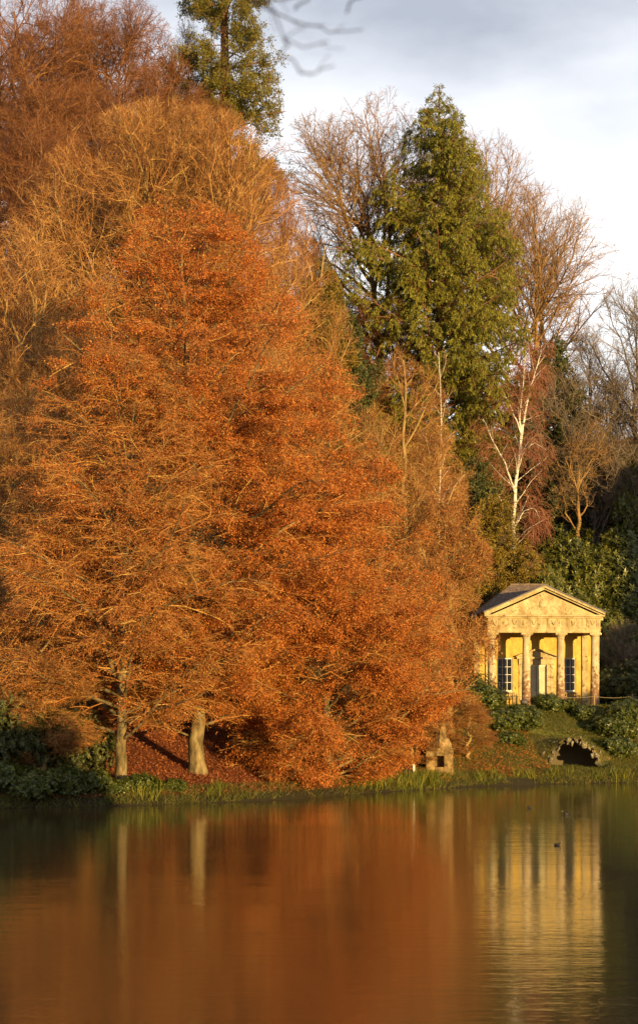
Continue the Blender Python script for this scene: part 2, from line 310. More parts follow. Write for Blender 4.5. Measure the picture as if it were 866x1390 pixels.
def grow(par, sp, rng, env):
    P, r = par; n, K, _ = P.shape
    plen = np.linalg.norm(np.diff(P, axis=1), axis=2).sum(1)
    cnt = np.maximum(1, np.round(sp['n'] * (plen / plen.mean()) ** sp.get('nexp', .8) * rng.uniform(.75, 1.25, n)).astype(int))
    pid = np.repeat(np.arange(n), cnt); m = len(pid)
    kk = np.concatenate([np.arange(c) for c in cnt])
    t = sp['t0'] + (sp['t1'] - sp['t0']) * ((kk + rng.uniform(0, 1, m)) / cnt[pid]) ** sp.get('tpow', 1)
    x = t * (K - 1); i = np.clip(x.astype(int), 0, K - 2); fr = (x - i)[:, None]
    base = P[pid, i] * (1 - fr) + P[pid, i + 1] * fr
    T = nrm(P[pid, i + 1] - P[pid, i]); rp = r[pid, i] * (1 - fr[:, 0]) + r[pid, i + 1] * fr[:, 0]
    ang = sp['a0'] + (sp.get('a1', sp['a0']) - sp['a0']) * t + rng.normal(0, sp.get('asd', 8), m); ang = np.radians(ang)
    ref = np.where(np.abs(T[:, 2:3]) > .9, [[1., 0, 0]], [[0, 0, 1.]]); U = nrm(np.cross(T, ref)); W = np.cross(U, T)
    ph = kk * 2.39996 + rng.uniform(0, 6.28, n)[pid] + rng.normal(0, .5, m)
    if sp.get('planar'): ph = np.where(kk % 2 == 0, 0, math.pi) + rng.normal(0, sp['planar'], m)
    D = np.cos(ang)[:, None] * T + np.sin(ang)[:, None] * (np.cos(ph)[:, None] * U + np.sin(ph)[:, None] * W)
    D[:, 2] *= sp.get('flat', 1); D[:, 2] += sp.get('lift', 0); D = nrm(D)
    Ln = sp.get('len', 1) * plen[pid] * (1 - sp.get('lt', .5) * t) * rng.uniform(.65, 1.25, m)
    if 'labs' in sp: Ln = sp['labs'] * rng.uniform(.6, 1.35, m)
    if env is not None:
        q = np.linspace(.05, 1, 14)
        Dm = D.copy(); Dm[:, 2] += sp.get('trop', 0) * .5; Dm = nrm(Dm)
        tst = base[:, None] + Dm[:, None] * (Ln[:, None] * q)[..., None]
        o = env(tst) > 1
        first = np.where(o.any(1), q[o.argmax(1)], 1.0)
        Ln = np.maximum(Ln * first * np.where(o.any(1), rng.uniform(.8, 1.08, m), 1), sp.get('lmin', .15))
    k = sp['K']; Q = np.empty((m, k, 3)); Q[:, 0] = base; d = D; seg = (Ln / (k - 1))[:, None]
    for j in range(1, k):
        Q[:, j] = Q[:, j - 1] + d * seg
        d = d + rng.normal(0, sp.get('wig', .12), (m, 3)); d[:, 2] += (sp.get('trop', 0) + sp.get('trop2', 0) * j / k) / (k - 1) * 2
        d = nrm(d)
    if env is not None:          # end each branch where it leaves the crown's outline
        o = env(Q) > rng.uniform(.93, 1.1, m)[:, None]; o[:, 0] = False
        fr_ = np.where(o.any(1), np.maximum(o.argmax(1) - .5, .35) / (k - 1), 1.0)
        xq = fr_[:, None] * np.arange(k)[None]; iq = np.clip(xq.astype(int), 0, k - 2); fq = (xq - iq)[..., None]; ar = np.arange(m)[:, None]
        Q = Q[ar, iq] * (1 - fq) + Q[ar, iq + 1] * fq; Ln = Ln * fr_
    r0 = np.minimum(rp * sp.get('rpar', .75), sp.get('rr', .016) * Ln + sp.get('rmin', .004))
    r0 = np.maximum(r0, sp.get('rmin', .004))
    rad = r0[:, None] * np.linspace(1, sp.get('tip', .35), k)[None]
    return Q, rad
def trunk0(pts, r0, r1, K=14, wig=.05, seed=0, flare=.35):
    pts = np.array(pts, float); d = np.concatenate([[0], np.cumsum(np.linalg.norm(np.diff(pts, axis=0), axis=1))]); d /= d[-1]
    q = np.linspace(0, 1, K) ** 1.15; P = np.stack([np.interp(q, d, pts[:, i]) for i in range(3)], 1)
    r = rng_(seed); j = r.normal(0, wig, (K, 3)); j[:, 2] = 0; j[:2] = 0; P += j
    rad = r0 + (r1 - r0) * q; rad = rad * (1 + flare * np.exp(-q * 32) + flare * .8 * np.exp(-q * 110))
    return P[None], rad[None]
def leaf_quads(base, ax, side, ln, wd, fold=.0, tri=False):
    """rhombic leaves, or plain wedges for small ones"""
    n = nrm(np.cross(ax, side)); b = nrm(np.cross(n, ax))
    l = ln[:, None]; w_ = wd[:, None] * .5
    if tri:
        V = np.stack([base, base + ax * l * .85 + b * w_ * 1.1, base + ax * l * .85 - b * w_ * 1.1], 1)
        return V.reshape(-1, 3), np.arange(len(base) * 3).reshape(-1, 3)
    V = np.stack([base, base + ax * l * .45 + b * w_ + n * w_ * fold, base + ax * l, base + ax * l * .45 - b * w_ + n * w_ * fold], 1)
    F = np.arange(len(base) * 4).reshape(-1, 4)
    return V.reshape(-1, 3), F
def on_twigs(tw, n, rng, t0=.1, t1=1.0, wlen=True):
    P, _ = tw; m, K, _ = P.shape
    if wlen:
        pl = np.linalg.norm(P[:, -1] - P[:, 0], axis=1); pid = rng.choice(m, n, p=pl / pl.sum())
    else: pid = rng.integers(0, m, n)
    x = rng.uniform(t0, t1, n) * (K - 1); i = np.clip(x.astype(int), 0, K - 2); f = (x - i)[:, None]
    return P[pid, i] * (1 - f) + P[pid, i + 1] * f, nrm(P[pid, i + 1] - P[pid, i])
def build_tree(name, label, cat, loc, levels, solid=2, sides=(8, 5, 4, 3, 2, 2), mats=('bark_gold', 'twig_gold'), leaves=None, group=None, crown='crown', rz=0):
    """levels: list of (P,r); the first `solid` levels form the trunk part, the rest the crown"""
    t = thing(name, label, cat, loc, rz, group)
    link('trunk', mesh_np('trunk', *merge([tubes(*lv, s) for lv, s in zip(levels[:solid], sides)]), smooth=True), M[mats[0]], t)
    if len(levels) > solid:
        link(crown, mesh_np('twigs', *merge([tubes(*lv, s) for lv, s in zip(levels[solid:], sides[solid:])])), M[mats[1]], t)
    if leaves:
        link('foliage', mesh_np('leaves', *leaves[0]), M[leaves[1]], t)
    return t
def chain(tr, specs, seed, env):
    rng = rng_(seed); lv = [tr]
    for sp in specs: lv.append(grow(lv[sp.get('from', -1)], sp, rng, env if sp.get('env', 1) else None))
    return lv
def leafset(tw, n, ln, wd, seed, droop=.3, rnd=.7, jit=.06, fold=.3, t0=.1, flatn=.0, clump=0.0):
    rng = rng_(seed); b, d = on_twigs(tw, int(n * (1 + clump)), rng, t0)
    if clump:                     # sprays in layers with hollows between
        ph = rng.uniform(0, 6.28, 8); q = b * np.array([1, 1, 2.1])
        f = sum(np.sin(q @ nrm(rng.normal(0, 1, 3)) * k + ph[i]) for i, k in enumerate((1.5, 2.0, 2.4, 3.0, 3.6, 4.4))) / 6 + rng.normal(0, .10, len(b))
        o = np.argsort(-f)[:n]; o = rng.permutation(o); b, d = b[o], d[o]; n = len(b)
    b = b + rng.normal(0, jit, (n, 3))
    ax = d + rng.normal(0, rnd, (n, 3)); ax[:, 2] -= droop; ax = nrm(ax)
    side = rng.normal(0, 1, (n, 3)); side[:, 2] *= (1 - flatn)
    s = rng.uniform(.5, 1.4, n)
    return leaf_quads(b, ax, nrm(side), ln * s, wd * s, fold, True)

def gz(x, y): return float(ground_z(x, y))
def spot(px, Y, dz=0): x = wx(px, Y); return (x, Y, gz(x, Y) - .1 + dz)
#SECTIONS
# ------------------------------------------------------------------ solid helpers
def bm_box(bm, x0, x1, y0, y1, z0, z1, bev=0.0):
    r = bmesh.ops.create_cube(bm, size=1)
    bmesh.ops.scale(bm, vec=(x1 - x0, y1 - y0, z1 - z0), verts=r['verts'])
    bmesh.ops.translate(bm, vec=((x0 + x1) / 2, (y0 + y1) / 2, (z0 + z1) / 2), verts=r['verts'])
    if bev: bmesh.ops.bevel(bm, geom=list({e for v in r['verts'] for e in v.link_edges}), offset=bev, segments=1, affect='EDGES', profile=.5)
def bm_prism(bm, poly, y0, y1):
    """poly [(x,z)] extruded along y"""
    a = [bm.verts.new((x, y0, z)) for x, z in poly]; b = [bm.verts.new((x, y1, z)) for x, z in poly]; n = len(poly)
    bm.faces.new(a); bm.faces.new(b[::-1])
    for i in range(n): bm.faces.new((a[i], b[i], b[(i + 1) % n], a[(i + 1) % n]))
    bmesh.ops.recalc_face_normals(bm, faces=bm.faces)
def bm_lathe(bm, prof, seg=20, cx=0, cy=0):
    rings = [[bm.verts.new((cx + r * math.cos(k * 2 * math.pi / seg), cy + r * math.sin(k * 2 * math.pi / seg), z)) for k in range(seg)] for r, z in prof]
    for a, b in zip(rings, rings[1:]):
        for k in range(seg): bm.faces.new((a[k], a[(k + 1) % seg], b[(k + 1) % seg], b[k]))
    bm.faces.new(rings[0][::-1]); bm.faces.new(rings[-1])
def part(name, bm, mat, parent=None, smooth=False, loc=None):
    me = bpy.data.meshes.new(name); bm.to_mesh(me); bm.free()
    if smooth:
        for p in me.polygons: p.use_smooth = True
        me.set_sharp_from_angle(angle=R(35))
    return link(name, me, M[mat], parent, loc)
def box(name, mat, parent, *d, bev=0.012):
    bm = bmesh.new(); bm_box(bm, *d, bev=bev); return part(name, bm, mat, parent)

# ------------------------------------------------------------------ temple
def mat_stucco(name, pale, mid, brown, low=0.0, lo_h=1.5):
    """flaking pale stucco over brown stone; more is lost near the foot"""
    m, t, o = newmat(name)
    tcn = N(t, 'ShaderNodeTexCoord'); g = N(t, 'ShaderNodeNewGeometry')
    n1 = N(t, 'ShaderNodeTexNoise'); n1.inputs['Scale'].default_value = 5; n1.inputs['Detail'].default_value = 9; n1.inputs['Roughness'].default_value = .68
    n2 = N(t, 'ShaderNodeTexNoise'); n2.inputs['Scale'].default_value = 1.6; n2.inputs['Detail'].default_value = 8; n2.inputs['Roughness'].default_value = .6
    t.links.new(g.outputs['Position'], n1.inputs['Vector']); t.links.new(g.outputs['Position'], n2.inputs['Vector'])
    sp = N(t, 'ShaderNodeSeparateXYZ'); t.links.new(tcn.outputs['Object'], sp.inputs[0])
    mr = N(t, 'ShaderNodeMapRange'); mr.inputs[1].default_value = 0; mr.inputs[2].default_value = lo_h * 2; mr.inputs[3].default_value = low; mr.inputs[4].default_value = -.04
    t.links.new(sp.outputs['Z'], mr.inputs[0])
    ad = N(t, 'ShaderNodeMath', operation='ADD'); t.links.new(n1.outputs['Fac'], ad.inputs[0]); t.links.new(mr.outputs[0], ad.inputs[1])
    tone = ramp(t, [(.3, mid), (.65, pale)], n2.outputs['Fac'])
    th = N(t, 'ShaderNodeValToRGB'); th.color_ramp.elements[0].position = .54; th.color_ramp.elements[1].position = .60
    t.links.new(ad.outputs[0], th.inputs[0])
    mx = N(t, 'ShaderNodeMix', data_type='RGBA'); t.links.new(th.outputs[0], mx.inputs[0]); t.links.new(tone, mx.inputs[6]); mx.inputs[7].default_value = (*brown, 1)
    mp3 = N(t, 'ShaderNodeMapping'); mp3.inputs['Scale'].default_value = (1.7, 1.7, .75); t.links.new(g.outputs['Position'], mp3.inputs[0])
    n3 = N(t, 'ShaderNodeTexNoise'); n3.inputs['Scale'].default_value = 1.5; n3.inputs['Detail'].default_value = 7; n3.inputs['Roughness'].default_value = .65; t.links.new(mp3.outputs[0], n3.inputs['Vector'])
    streak = ramp(t, [(.34, (.66, .60, .52)), (.58, (1, 1, 1))], n3.outputs['Fac'])          # rain streaks and lichen
    mu = N(t, 'ShaderNodeMix', data_type='RGBA', blend_type='MULTIPLY'); mu.inputs[0].default_value = 1; t.links.new(mx.outputs[2], mu.inputs[6]); t.links.new(streak, mu.inputs[7]); mx = mu
    p = N(t, 'ShaderNodeBsdfPrincipled'); p.inputs['Roughness'].default_value = .9; p.inputs['Specular IOR Level'].default_value = .2
    b = N(t, 'ShaderNodeBump'); b.inputs['Strength'].default_value = .5; b.inputs['Distance'].default_value = .02; b.invert = True
    t.links.new(th.outputs[0], b.inputs['Height']); t.links.new(b.outputs[0], p.inputs['Normal'])
    t.links.new(mx.outputs[2], p.inputs['Base Color']); t.links.new(p.outputs[0], o.inputs[0]); return m
M['stone'] = mat_stucco('pale_temple_stone', (.50, .41, .23), (.34, .26, .13), (.20, .13, .07), .015, 3)
M['column'] = mat_stucco('flaking_column', (.56, .48, .33), (.40, .31, .19), (.21, .12, .068), .20, 1.45)
M['wall_yellow'] = mat_stucco('ochre_limewash', (.58, .40, .10), (.50, .34, .085), (.40, .27, .09), -.05, 3)
M['roof'] = mat_noise('stone_slate', [(.3, (.07, .055, .045)), (.6, (.17, .12, .09)), (.8, (.30, .21, .155))], 6, 6, .85, .4, 20)
M['lead'] = mat_noise('roof_lead', [(.3, (.06, .055, .06)), (.7, (.13, .12, .13))], 4, 5, .6)
M['door'] = mat_noise('grey_green_paint', [(.3, (.34, .33, .22)), (.7, (.46, .44, .30))], 3, 4, .55)
M['white_paint'] = mat_noise('white_paint', [(.3, (.55, .52, .46)), (.7, (.74, .71, .64))], 3, 4, .5)
m, t, o = newmat('window_glass'); p = N(t, 'ShaderNodeBsdfPrincipled'); p.inputs['Base Color'].default_value = (.012, .012, .012, 1); p.inputs['Roughness'].default_value = .12; p.inputs['Specular IOR Level'].default_value = .2
t.links.new(p.outputs[0], o.inputs[0]); M['glass'] = m
m, t, o = newmat('dark_earth'); p = N(t, 'ShaderNodeBsdfPrincipled'); p.inputs['Base Color'].default_value = (.09, .07, .04, 1); p.inputs['Roughness'].default_value = 1
t.links.new(p.outputs[0], o.inputs[0]); M['earth'] = m

TY = 120.0; TX = wx(737, TY); TZ = 4.45
tm = thing('garden_temple', 'small classical temple with four flaking columns and a carved pediment above the lake', 'temple', (TX, TY, TZ), R(3.6))
# local frame: x along the facade, y into the building, z from the portico floor
D = 2.4
box('platform', 'stone', tm, -4.35, 4.35, -.55, 8.6, -.55, -.002, bev=.03)
box('step', 'stone', tm, -4.0, 4.0, -.95, -.552, -.55, -.17, bev=.03)
for cx in (-3.35, -1.117, 1.117, 3.35):
    bm = bmesh.new(); bm_lathe(bm, [(.33, 0), (.33, .08), (.30, .14), (.285, .2)] + [(.285 - .055 * k ** 1.4, .2 + 4.08 * k) for k in np.linspace(.08, 1, 9)] + [(.265, 4.29), (.265, 4.34), (.235, 4.36), (.25, 4.40)], 26)
    c = part('column', bm, 'column', tm, True, (cx, 0, 0))
    bm = bmesh.new(); bm_lathe(bm, [(.25, 4.402), (.33, 4.50), (.34, 4.53)], 26); bm_box(bm, -.38, .38, -.38, .38, 4.531, 4.66, .012)
    part('capital', bm, 'stone', c, True)
# entablature: beams of the portico, wrapped round the cella
ZB = 4.66
bm = bmesh.new()
bm_box(bm, -3.68, 3.68, -.33, .33, ZB, ZB + .30, .01)
bm_box(bm, -3.68, -3.02, .332, D - .002, ZB, ZB + .30, .01); bm_box(bm, 3.02, 3.68, .332, D - .002, ZB, ZB + .30, .01)
part('architrave', bm, 'stone', tm)
bm = bmesh.new(); bm_box(bm, -3.72, 3.72, -.37, D - .002, ZB + .302, ZB + .37, .006); part('architrave_fillet', bm, 'stone', tm)
fr = box('frieze', 'stone', tm, -3.66, 3.66, -.31, D - .002, ZB + .372, ZB + .94)
xs = np.linspace(-3.5, 3.5, 12)
for x in xs:
    bm = bmesh.new()
    for k in (-1, 0, 1): bm_prism(bm, [(x + k * .075 - .03, ZB + .40), (x + k * .075 + .03, ZB + .40), (x + k * .075 + .03, ZB + .86), (x + k * .075 - .03, ZB + .86)], -.345, -.312)
    bm_box(bm, x - .12, x + .12, -.352, -.312, ZB + .862, ZB + .92)
    part('triglyph', bm, 'stone', fr)
for i, (xa, xb) in enumerate(zip(xs, xs[1:])):
    xm = (xa + xb) / 2; bm = bmesh.new()
    if i % 2 == 0:   # hanging garland
        a = np.linspace(-1, 1, 9); P = np.stack([xm + a * .15, np.full(9, -.325), ZB + .80 - .26 * (1 - a ** 2)], 1)[None]
        v, f = tubes(P, (.028 + .028 * (1 - a ** 2))[None], 6)
        link('garland', mesh_np('garland', v, f, True), M['stone'], fr)
    else:
        bm_lathe(bm, [(.17, 0), (.17, .02), (.12, .03), (.12, .02), (.06, .045), (.02, .05)], 14)
        bmesh.ops.rotate(bm, cent=(0, 0, 0), matrix=Matrix.Rotation(R(90), 3, 'X'), verts=bm.verts); bmesh.ops.translate(bm, vec=(xm, -.311, ZB + .64), verts=bm.verts)
        part('rosette', bm, 'stone', fr)
ZC = ZB + .942
bm = bmesh.new(); bm_box(bm, -3.78, 3.78, -.43, D - .004, ZC, ZC + .09, .01); bm_box(bm, -3.92, 3.92, -.57, D - .3, ZC + .092, ZC + .22, .02)
part('cornice', bm, 'stone', tm)
ZP = ZC + .222; AP = 1.72; HW = 3.92
bm = bmesh.new(); bm_prism(bm, [(-3.4, ZP), (3.4, ZP), (0, ZP + AP - .22)], -.25, .2); ty = part('tympanum', bm, 'stone', tm)
rr = rng_(4); bm = bmesh.new()
bm_lathe(bm, [(.30, 0), (.30, .04), (.22, .09), (.08, .12)], 16)
bmesh.ops.rotate(bm, cent=(0, 0, 0), matrix=Matrix.Rotation(R(90), 3, 'X'), verts=bm.verts); bmesh.ops.translate(bm, vec=(0, -.252, ZP + .72), verts=bm.verts)
part('shield_relief', bm, 'stone', ty, True)
pts = []
for sgn in (-1, 1):
    for k in range(4):
        a = np.linspace(0, 4.6, 14); rad = (.26 - .045 * k) * (1 - a / 6.5); cxr = sgn * (.55 + k * .5)
        P = np.stack([cxr + sgn * rad * np.cos(a + k), np.full(14, -.252), ZP + .38 - .03 * k + rad * np.sin(a + k) * .9], 1)[None]
        v, f = tubes(P, np.linspace(.035, .015, 14)[None], 5); link('scroll_relief', mesh_np('scroll', v, f, True), M['stone'], ty)
th = math.atan2(AP, HW)
for sgn in (-1, 1):
    bm = bmesh.new(); q = lambda x, z: (sgn * x, z)
    bm_prism(bm, [q(HW, ZP + .0), q(HW, ZP + .14), q(0, ZP + AP + .14), q(0, ZP + AP)], -.60, -.252)
    bm_prism(bm, [q(HW - .28, ZP + .002), q(HW - .02, ZP + .004), q(0, ZP + AP - .004), q(0, ZP + AP - .11)], -.42, -.251)
    part('raking_cornice', bm, 'stone', tm)
    bm = bmesh.new(); bm_prism(bm, [q(HW + .06, ZP + .10), q(HW + .06, ZP + .19), q(0, ZP + AP + .235), q(0, ZP + AP + .143)], -.64, 5.2)
    part('portico_roof', bm, 'lead', tm)
# cella
CW, CB = 4.1, 8.3
bm = bmesh.new(); bm_box(bm, -CW, CW, D, D + .35, 0, ZC - .002)
bmesh.ops.delete(bm, geom=bm.verts[:], context='VERTS')
WX, WW, W0, W1, DW, DH = 2.1, .52, .92, 3.12, .66, 2.66      # windows and door openings
cuts = [-CW, -WX - WW, -WX + WW, -DW, DW, WX - WW, WX + WW, CW]
for i, (xa, xb) in enumerate(zip(cuts, cuts[1:])):
    if i in (1, 5): bm_box(bm, xa, xb, D, D + .35, 0, W0); bm_box(bm, xa, xb, D, D + .35, W1, ZC - .002)
    elif i == 3: bm_box(bm, xa, xb, D, D + .35, DH, ZC - .002)
    else: bm_box(bm, xa, xb, D, D + .35, 0, ZC - .002)
bmesh.ops.remove_doubles(bm, verts=bm.verts, dist=1e-5)
fs = [f for f in bm.faces]
seen = {}
for f in fs:
    k = tuple(round(c, 3) for c in f.calc_center_median()); seen.setdefault(k, []).append(f)
bmesh.ops.delete(bm, geom=[f for v in seen.values() if len(v) > 1 for f in v], context='FACES')
part('front_wall', bm, 'wall_yellow', tm)
bm = bmesh.new()
bm_box(bm, -CW, -CW + .35, D + .352, CB, 0, ZC - .002); bm_box(bm, CW - .35, CW, D + .352, CB, 0, ZC - .002); bm_box(bm, -CW + .352, CW - .352, CB - .35, CB, 0, ZC - .002)
part('wall', bm, 'stone', tm)
for x in (-3.2, 3.2): box('pilaster', 'stone', tm, x - .2, x + .2, D - .12, D - .002, 0, ZB - .002)
for x in (-CW + .14, CW - .14): box('pilaster', 'stone', tm, x - .2, x + .2, D - .08, D - .003, 0, ZC - .3)
box('side_band', 'stone', tm, -CW - .06, -3.74, D - .1, CB + .06, ZC - .298, ZC - .003)
box('side_band', 'stone', tm, 3.74, CW + .06, D - .1, CB + .06, ZC - .298, ZC - .003)
box('ceiling', 'stone', tm, -3.0, 3.0, .34, D - .003, ZB + .2, ZB + .296)
box('cella_cornice', 'stone', tm, -CW - .28, CW + .28, D - .28, CB + .28, ZC, ZC + .2)
# hipped roof of stone slates in courses
bm = bmesh.new(); ex = CW + .32; y0, y1 = D - .32, CB + .32; ym = (y0 + y1) / 2; rz0, rz1 = ZC + .202, 8.15; hl = 1.2
A = [(-ex, y0, rz0), (ex, y0, rz0), (ex, y1, rz0), (-ex, y1, rz0), (-hl, ym, rz1), (hl, ym, rz1)]
V = [bm.verts.new(p) for p in A]
for f in ((0, 1, 5, 4), (1, 2, 5), (2, 3, 4, 5), (3, 0, 4), (3, 2, 1, 0)): bm.faces.new([V[i] for i in f])
hr = part('hipped_roof', bm, 'roof', tm)
rs = rng_(11); nrow = 13
for k in range(nrow):
    u0, u1 = k / nrow, (k + 1) / nrow + .02
    xa0, xa1 = ex + (hl - ex) * u0, ex + (hl - ex) * min(u1, 1)
    x = -xa0
    bm = bmesh.new()
    while x < xa0 - .15:
        wdt = rs.uniform(.3, .5); x2 = min(x + wdt - .012, xa0)
        th_ = .02 + rs.uniform(0, .012)
        def pt(xx, u, h): return (max(-(ex + (hl - ex) * u), min(ex + (hl - ex) * u, xx)), y0 + (ym - y0) * u - h * .63, rz0 + (rz1 - rz0) * u + h * .78)
        vs_ = [bm.verts.new(pt(a, u, h)) for h in (.004, th_ + .012) for a, u in ((x, u0), (x2, u0), (x2, min(u1, 1)), (x, min(u1, 1)))]
        for f in ((4, 5, 6, 7), (0, 1, 5, 4), (1, 2, 6, 5), (3, 0, 4, 7)): bm.faces.new([vs_[i] for i in f])
        x += wdt
    part('slate_course', bm, 'roof', hr)
box('ridge_tile', 'roof', hr, -hl - .1, hl + .1, ym - .12, ym + .12, rz1 - .04, rz1 + .09, bev=.03)
# windows: frame, sill, glazing bars and panes
for cx in (-WX, WX):
    bm = bmesh.new(); f0 = D + .08
    bm_box(bm, cx - WW, cx - WW + .07, f0, f0 + .08, W0, W1); bm_box(bm, cx + WW - .07, cx + WW, f0, f0 + .08, W0, W1)
    bm_box(bm, cx - WW + .072, cx + WW - .072, f0, f0 + .08, W0, W0 + .08); bm_box(bm, cx - WW + .072, cx + WW - .072, f0, f0 + .08, W1 - .07, W1)
    wn = part('window', bm, 'white_paint', tm)
    iw, x0 = (2 * WW - .14), cx - WW + .07; ih, z0 = (W1 - W0 - .15), W0 + .08
    for k in (1, 2): box('glazing_bar', 'white_paint', wn, x0 + iw * k / 3 - .014, x0 + iw * k / 3 + .014, f0 + .01, f0 + .06, z0, z0 + ih, bev=0)
    for k in (1, 2, 3): box('glazing_bar', 'white_paint', wn, x0, x0 + iw, f0 + .012, f0 + .058, z0 + ih * k / 4 - .015, z0 + ih * k / 4 + .015, bev=0)
    for i in range(3):
        for j in range(4):
            box('pane', 'glass', wn, x0 + iw * i / 3 + .02, x0 + iw * (i + 1) / 3 - .02, f0 + .035, f0 + .042, z0 + ih * j / 4 + .022, z0 + ih * (j + 1) / 4 - .022, bev=0)
    box('sill', 'stone', wn, cx - WW - .1, cx + WW + .1, D - .09, D + .079, W0 - .1, W0 - .002)
# door with its surround and small pediment
bm = bmesh.new()
for s_ in (-1, 1): bm_box(bm, s_ * DW - (.07 if s_ > 0 else 0), s_ * DW + (.07 if s_ < 0 else 0), D + .05, D + .2, 0, DH)
bm_box(bm, -DW + .072, DW - .072, D + .05, D + .2, DH - .08, DH)
dr = part('door', bm, 'white_paint', tm)
for s_ in (-1, 1):
    xa, xb = (s_ * .012, s_ * (DW - .072)); xa, xb = min(xa, xb), max(xa, xb)
    lf = box('door_leaf', 'door', dr, xa, xb, D + .10, D + .15, .02, DH - .082)
    for za, zb in ((.2, .9), (1.05, 1.75), (1.9, 2.45)):
        box('panel', 'door', lf, xa + .08, xb - .08, D + .085, D + .099, za, zb, bev=.008)
    bm = bmesh.new(); bm_lathe(bm, [(.01, 0), (.03, .02), (.03, .05), (.015, .065)], 10)
    bmesh.ops.rotate(bm, cent=(0, 0, 0), matrix=Matrix.Rotation(R(90), 3, 'X'), verts=bm.verts); bmesh.ops.translate(bm, vec=(s_ * .07, D + .098, 1.0), verts=bm.verts)
    part('knob', bm, 'lead', lf)
bm = bmesh.new()
for s_ in (-1, 1):
    xa, xb = sorted((s_ * (DW + .002), s_ * (DW + .24))); bm_box(bm, xa, xb, D - .10, D - .002, 0, DH + .02)
    xa, xb = sorted((s_ * (DW + .26), s_ * (DW + .52))); bm_box(bm, xa, xb, D - .06, D - .002, 0, DH + .02)
bm_box(bm, -DW - .54, DW + .54, D - .12, D - .002, DH + .022, DH + .40); bm_box(bm, -DW - .70, DW + .70, D - .30, D - .002, DH + .402, DH + .52)
ds = part('door_surround', bm, 'stone', tm)
for s_ in (-1, 1):
    bm = bmesh.new(); bm_prism(bm, [(s_ * 1.41, DH + .522), (s_ * 1.41, DH + .60), (0, DH + 1.10), (0, DH + .99)], -.34 + D, D - .004); part('door_pediment_rake', bm, 'stone', ds)
bm = bmesh.new(); bm_prism(bm, [(-1.15, DH + .522), (1.15, DH + .522), (0, DH + .97)], D - .1, D - .005); part('door_tympanum', bm, 'stone', ds)

# garden benches under the windows
def bench(x, label):
    c, s = math.cos(R(3.6)), math.sin(R(3.6)); lx, ly = x, D - .45
    b = thing('garden_bench', label, 'bench', (TX + c * lx - s * ly, TY + s * lx + c * ly, TZ), R(3.6), 'benches in the temple portico')
    for k in range(4): box('seat_slat', 'wood', b, -.62, .62, -.22 + k * .11, -.12 + k * .11, .42, .45, bev=.004)
    for k in range(2): box('back_rail', 'wood', b, -.62, .62, .20, .235, .52 + .24 * k, .60 + .24 * k, bev=.004)
    for k in range(7): box('back_slat', 'wood', b, -.5 + k * .165 - .025, -.5 + k * .165 + .025, .205, .23, .602, .758, bev=0)
    for lx_ in (-.6, .6):
        box('leg', 'wood', b, lx_ - .03, lx_ + .03, -.22, -.16, 0, .418, bev=.004); box('leg', 'wood', b, lx_ - .03, lx_ + .03, .236, .29, 0, .86, bev=.004)
        box('arm_rest', 'wood', b, lx_ - .035, lx_ + .035, -.24, .234, .62, .66, bev=.004); box('arm_post', 'wood', b, lx_ - .025, lx_ + .025, -.20, -.15, .452, .618, bev=0)
bench(-2.1, 'wooden bench under the left window of the portico')
bench(2.1, 'wooden bench under the right window of the portico')

# dark rounded basket at the foot of the second column
bk = thing('stone_urn', 'small dark rounded urn at the foot of the second column', 'urn', (wx(711, 118.9), 118.9, TZ - .17), 0)
bm = bmesh.new(); bm_lathe(bm, [(.14, 0), (.16, .04), (.10, .09), (.2, .2), (.27, .34), (.26, .42), (.29, .46)], 18); part('bowl', bm, 'lead', bk, True)
bm = bmesh.new(); bm_lathe(bm, [(.22, .462), (.14, .53), (.04, .58)], 14); part('lid', bm, 'lead', bk, True)

# rope fence along the terrace edge
fn = thing('rope_fence', 'low rope fence of wooden posts along the terrace before the temple', 'fence', (0, 0, 0))
fx = [(604, 117.2), (642, 117.0), (701, 116.6), (752, 116.4), (806, 116.6), (858, 117.2), (905, 118)]
tops = []
for k, (px, Y) in enumerate(fx):
    x = wx(px, Y); z = gz(x, Y); bm = bmesh.new(); bm_lathe(bm, [(.05, z - .2), (.05, z + .72), (.03, z + .76)], 8, x, Y); part('post', bm, 'wood', fn, True); tops.append((x, Y, z + .62))
for a, b in zip(tops, tops[1:]):
    q = np.linspace(0, 1, 9); P = np.array(a) * (1 - q[:, None]) + np.array(b) * q[:, None]; P[:, 2] -= .10 * 4 * q * (1 - q); P[:, 1] -= .055
    v, f = tubes(P[None], np.full((1, 9), .014), 5); link('rope', mesh_np('rope', v, f, True), M['wood'], fn)

# ------------------------------------------------------------------ grotto, spring head, marker post
gr = thing('grotto_arch', 'dark grotto mouth ringed with rough pale rocks in the grassy bank', 'grotto', (GX, GY, .6))
na, nr_ = 33, 14; V = []; rg = rng_(21)
for i in range(na):
    a = math.pi * i / (na - 1); lump = 1 + .10 * math.sin(i * 2.1) + .06 * math.sin(i * 5.3)
    for j in range(nr_):
        k = j / (nr_ - 1); x = -math.cos(a) * 1.42 * (1 + 1.5 * k) * (lump if j == 0 else 1); y = -.25 + 3.7 * k ** 1.3 * (.35 + .65 * math.sin(a))
        zt = float(ground_z(GX + x, GY + y, False)) - .6; q = float(sstep(0, 1, k))
        zz = math.sin(a) * 1.7 * (lump if j == 0 else 1.06) * (1 + .35 * k)
        V.append((x, y, zz * (1 - q) + (zt + .03 - .35 * max(0, (k - .8) / .2)) * q + (rg.uniform(-.06, .06) if 0 < j else 0)))
MV = np.array(V).reshape(na, nr_, 3)
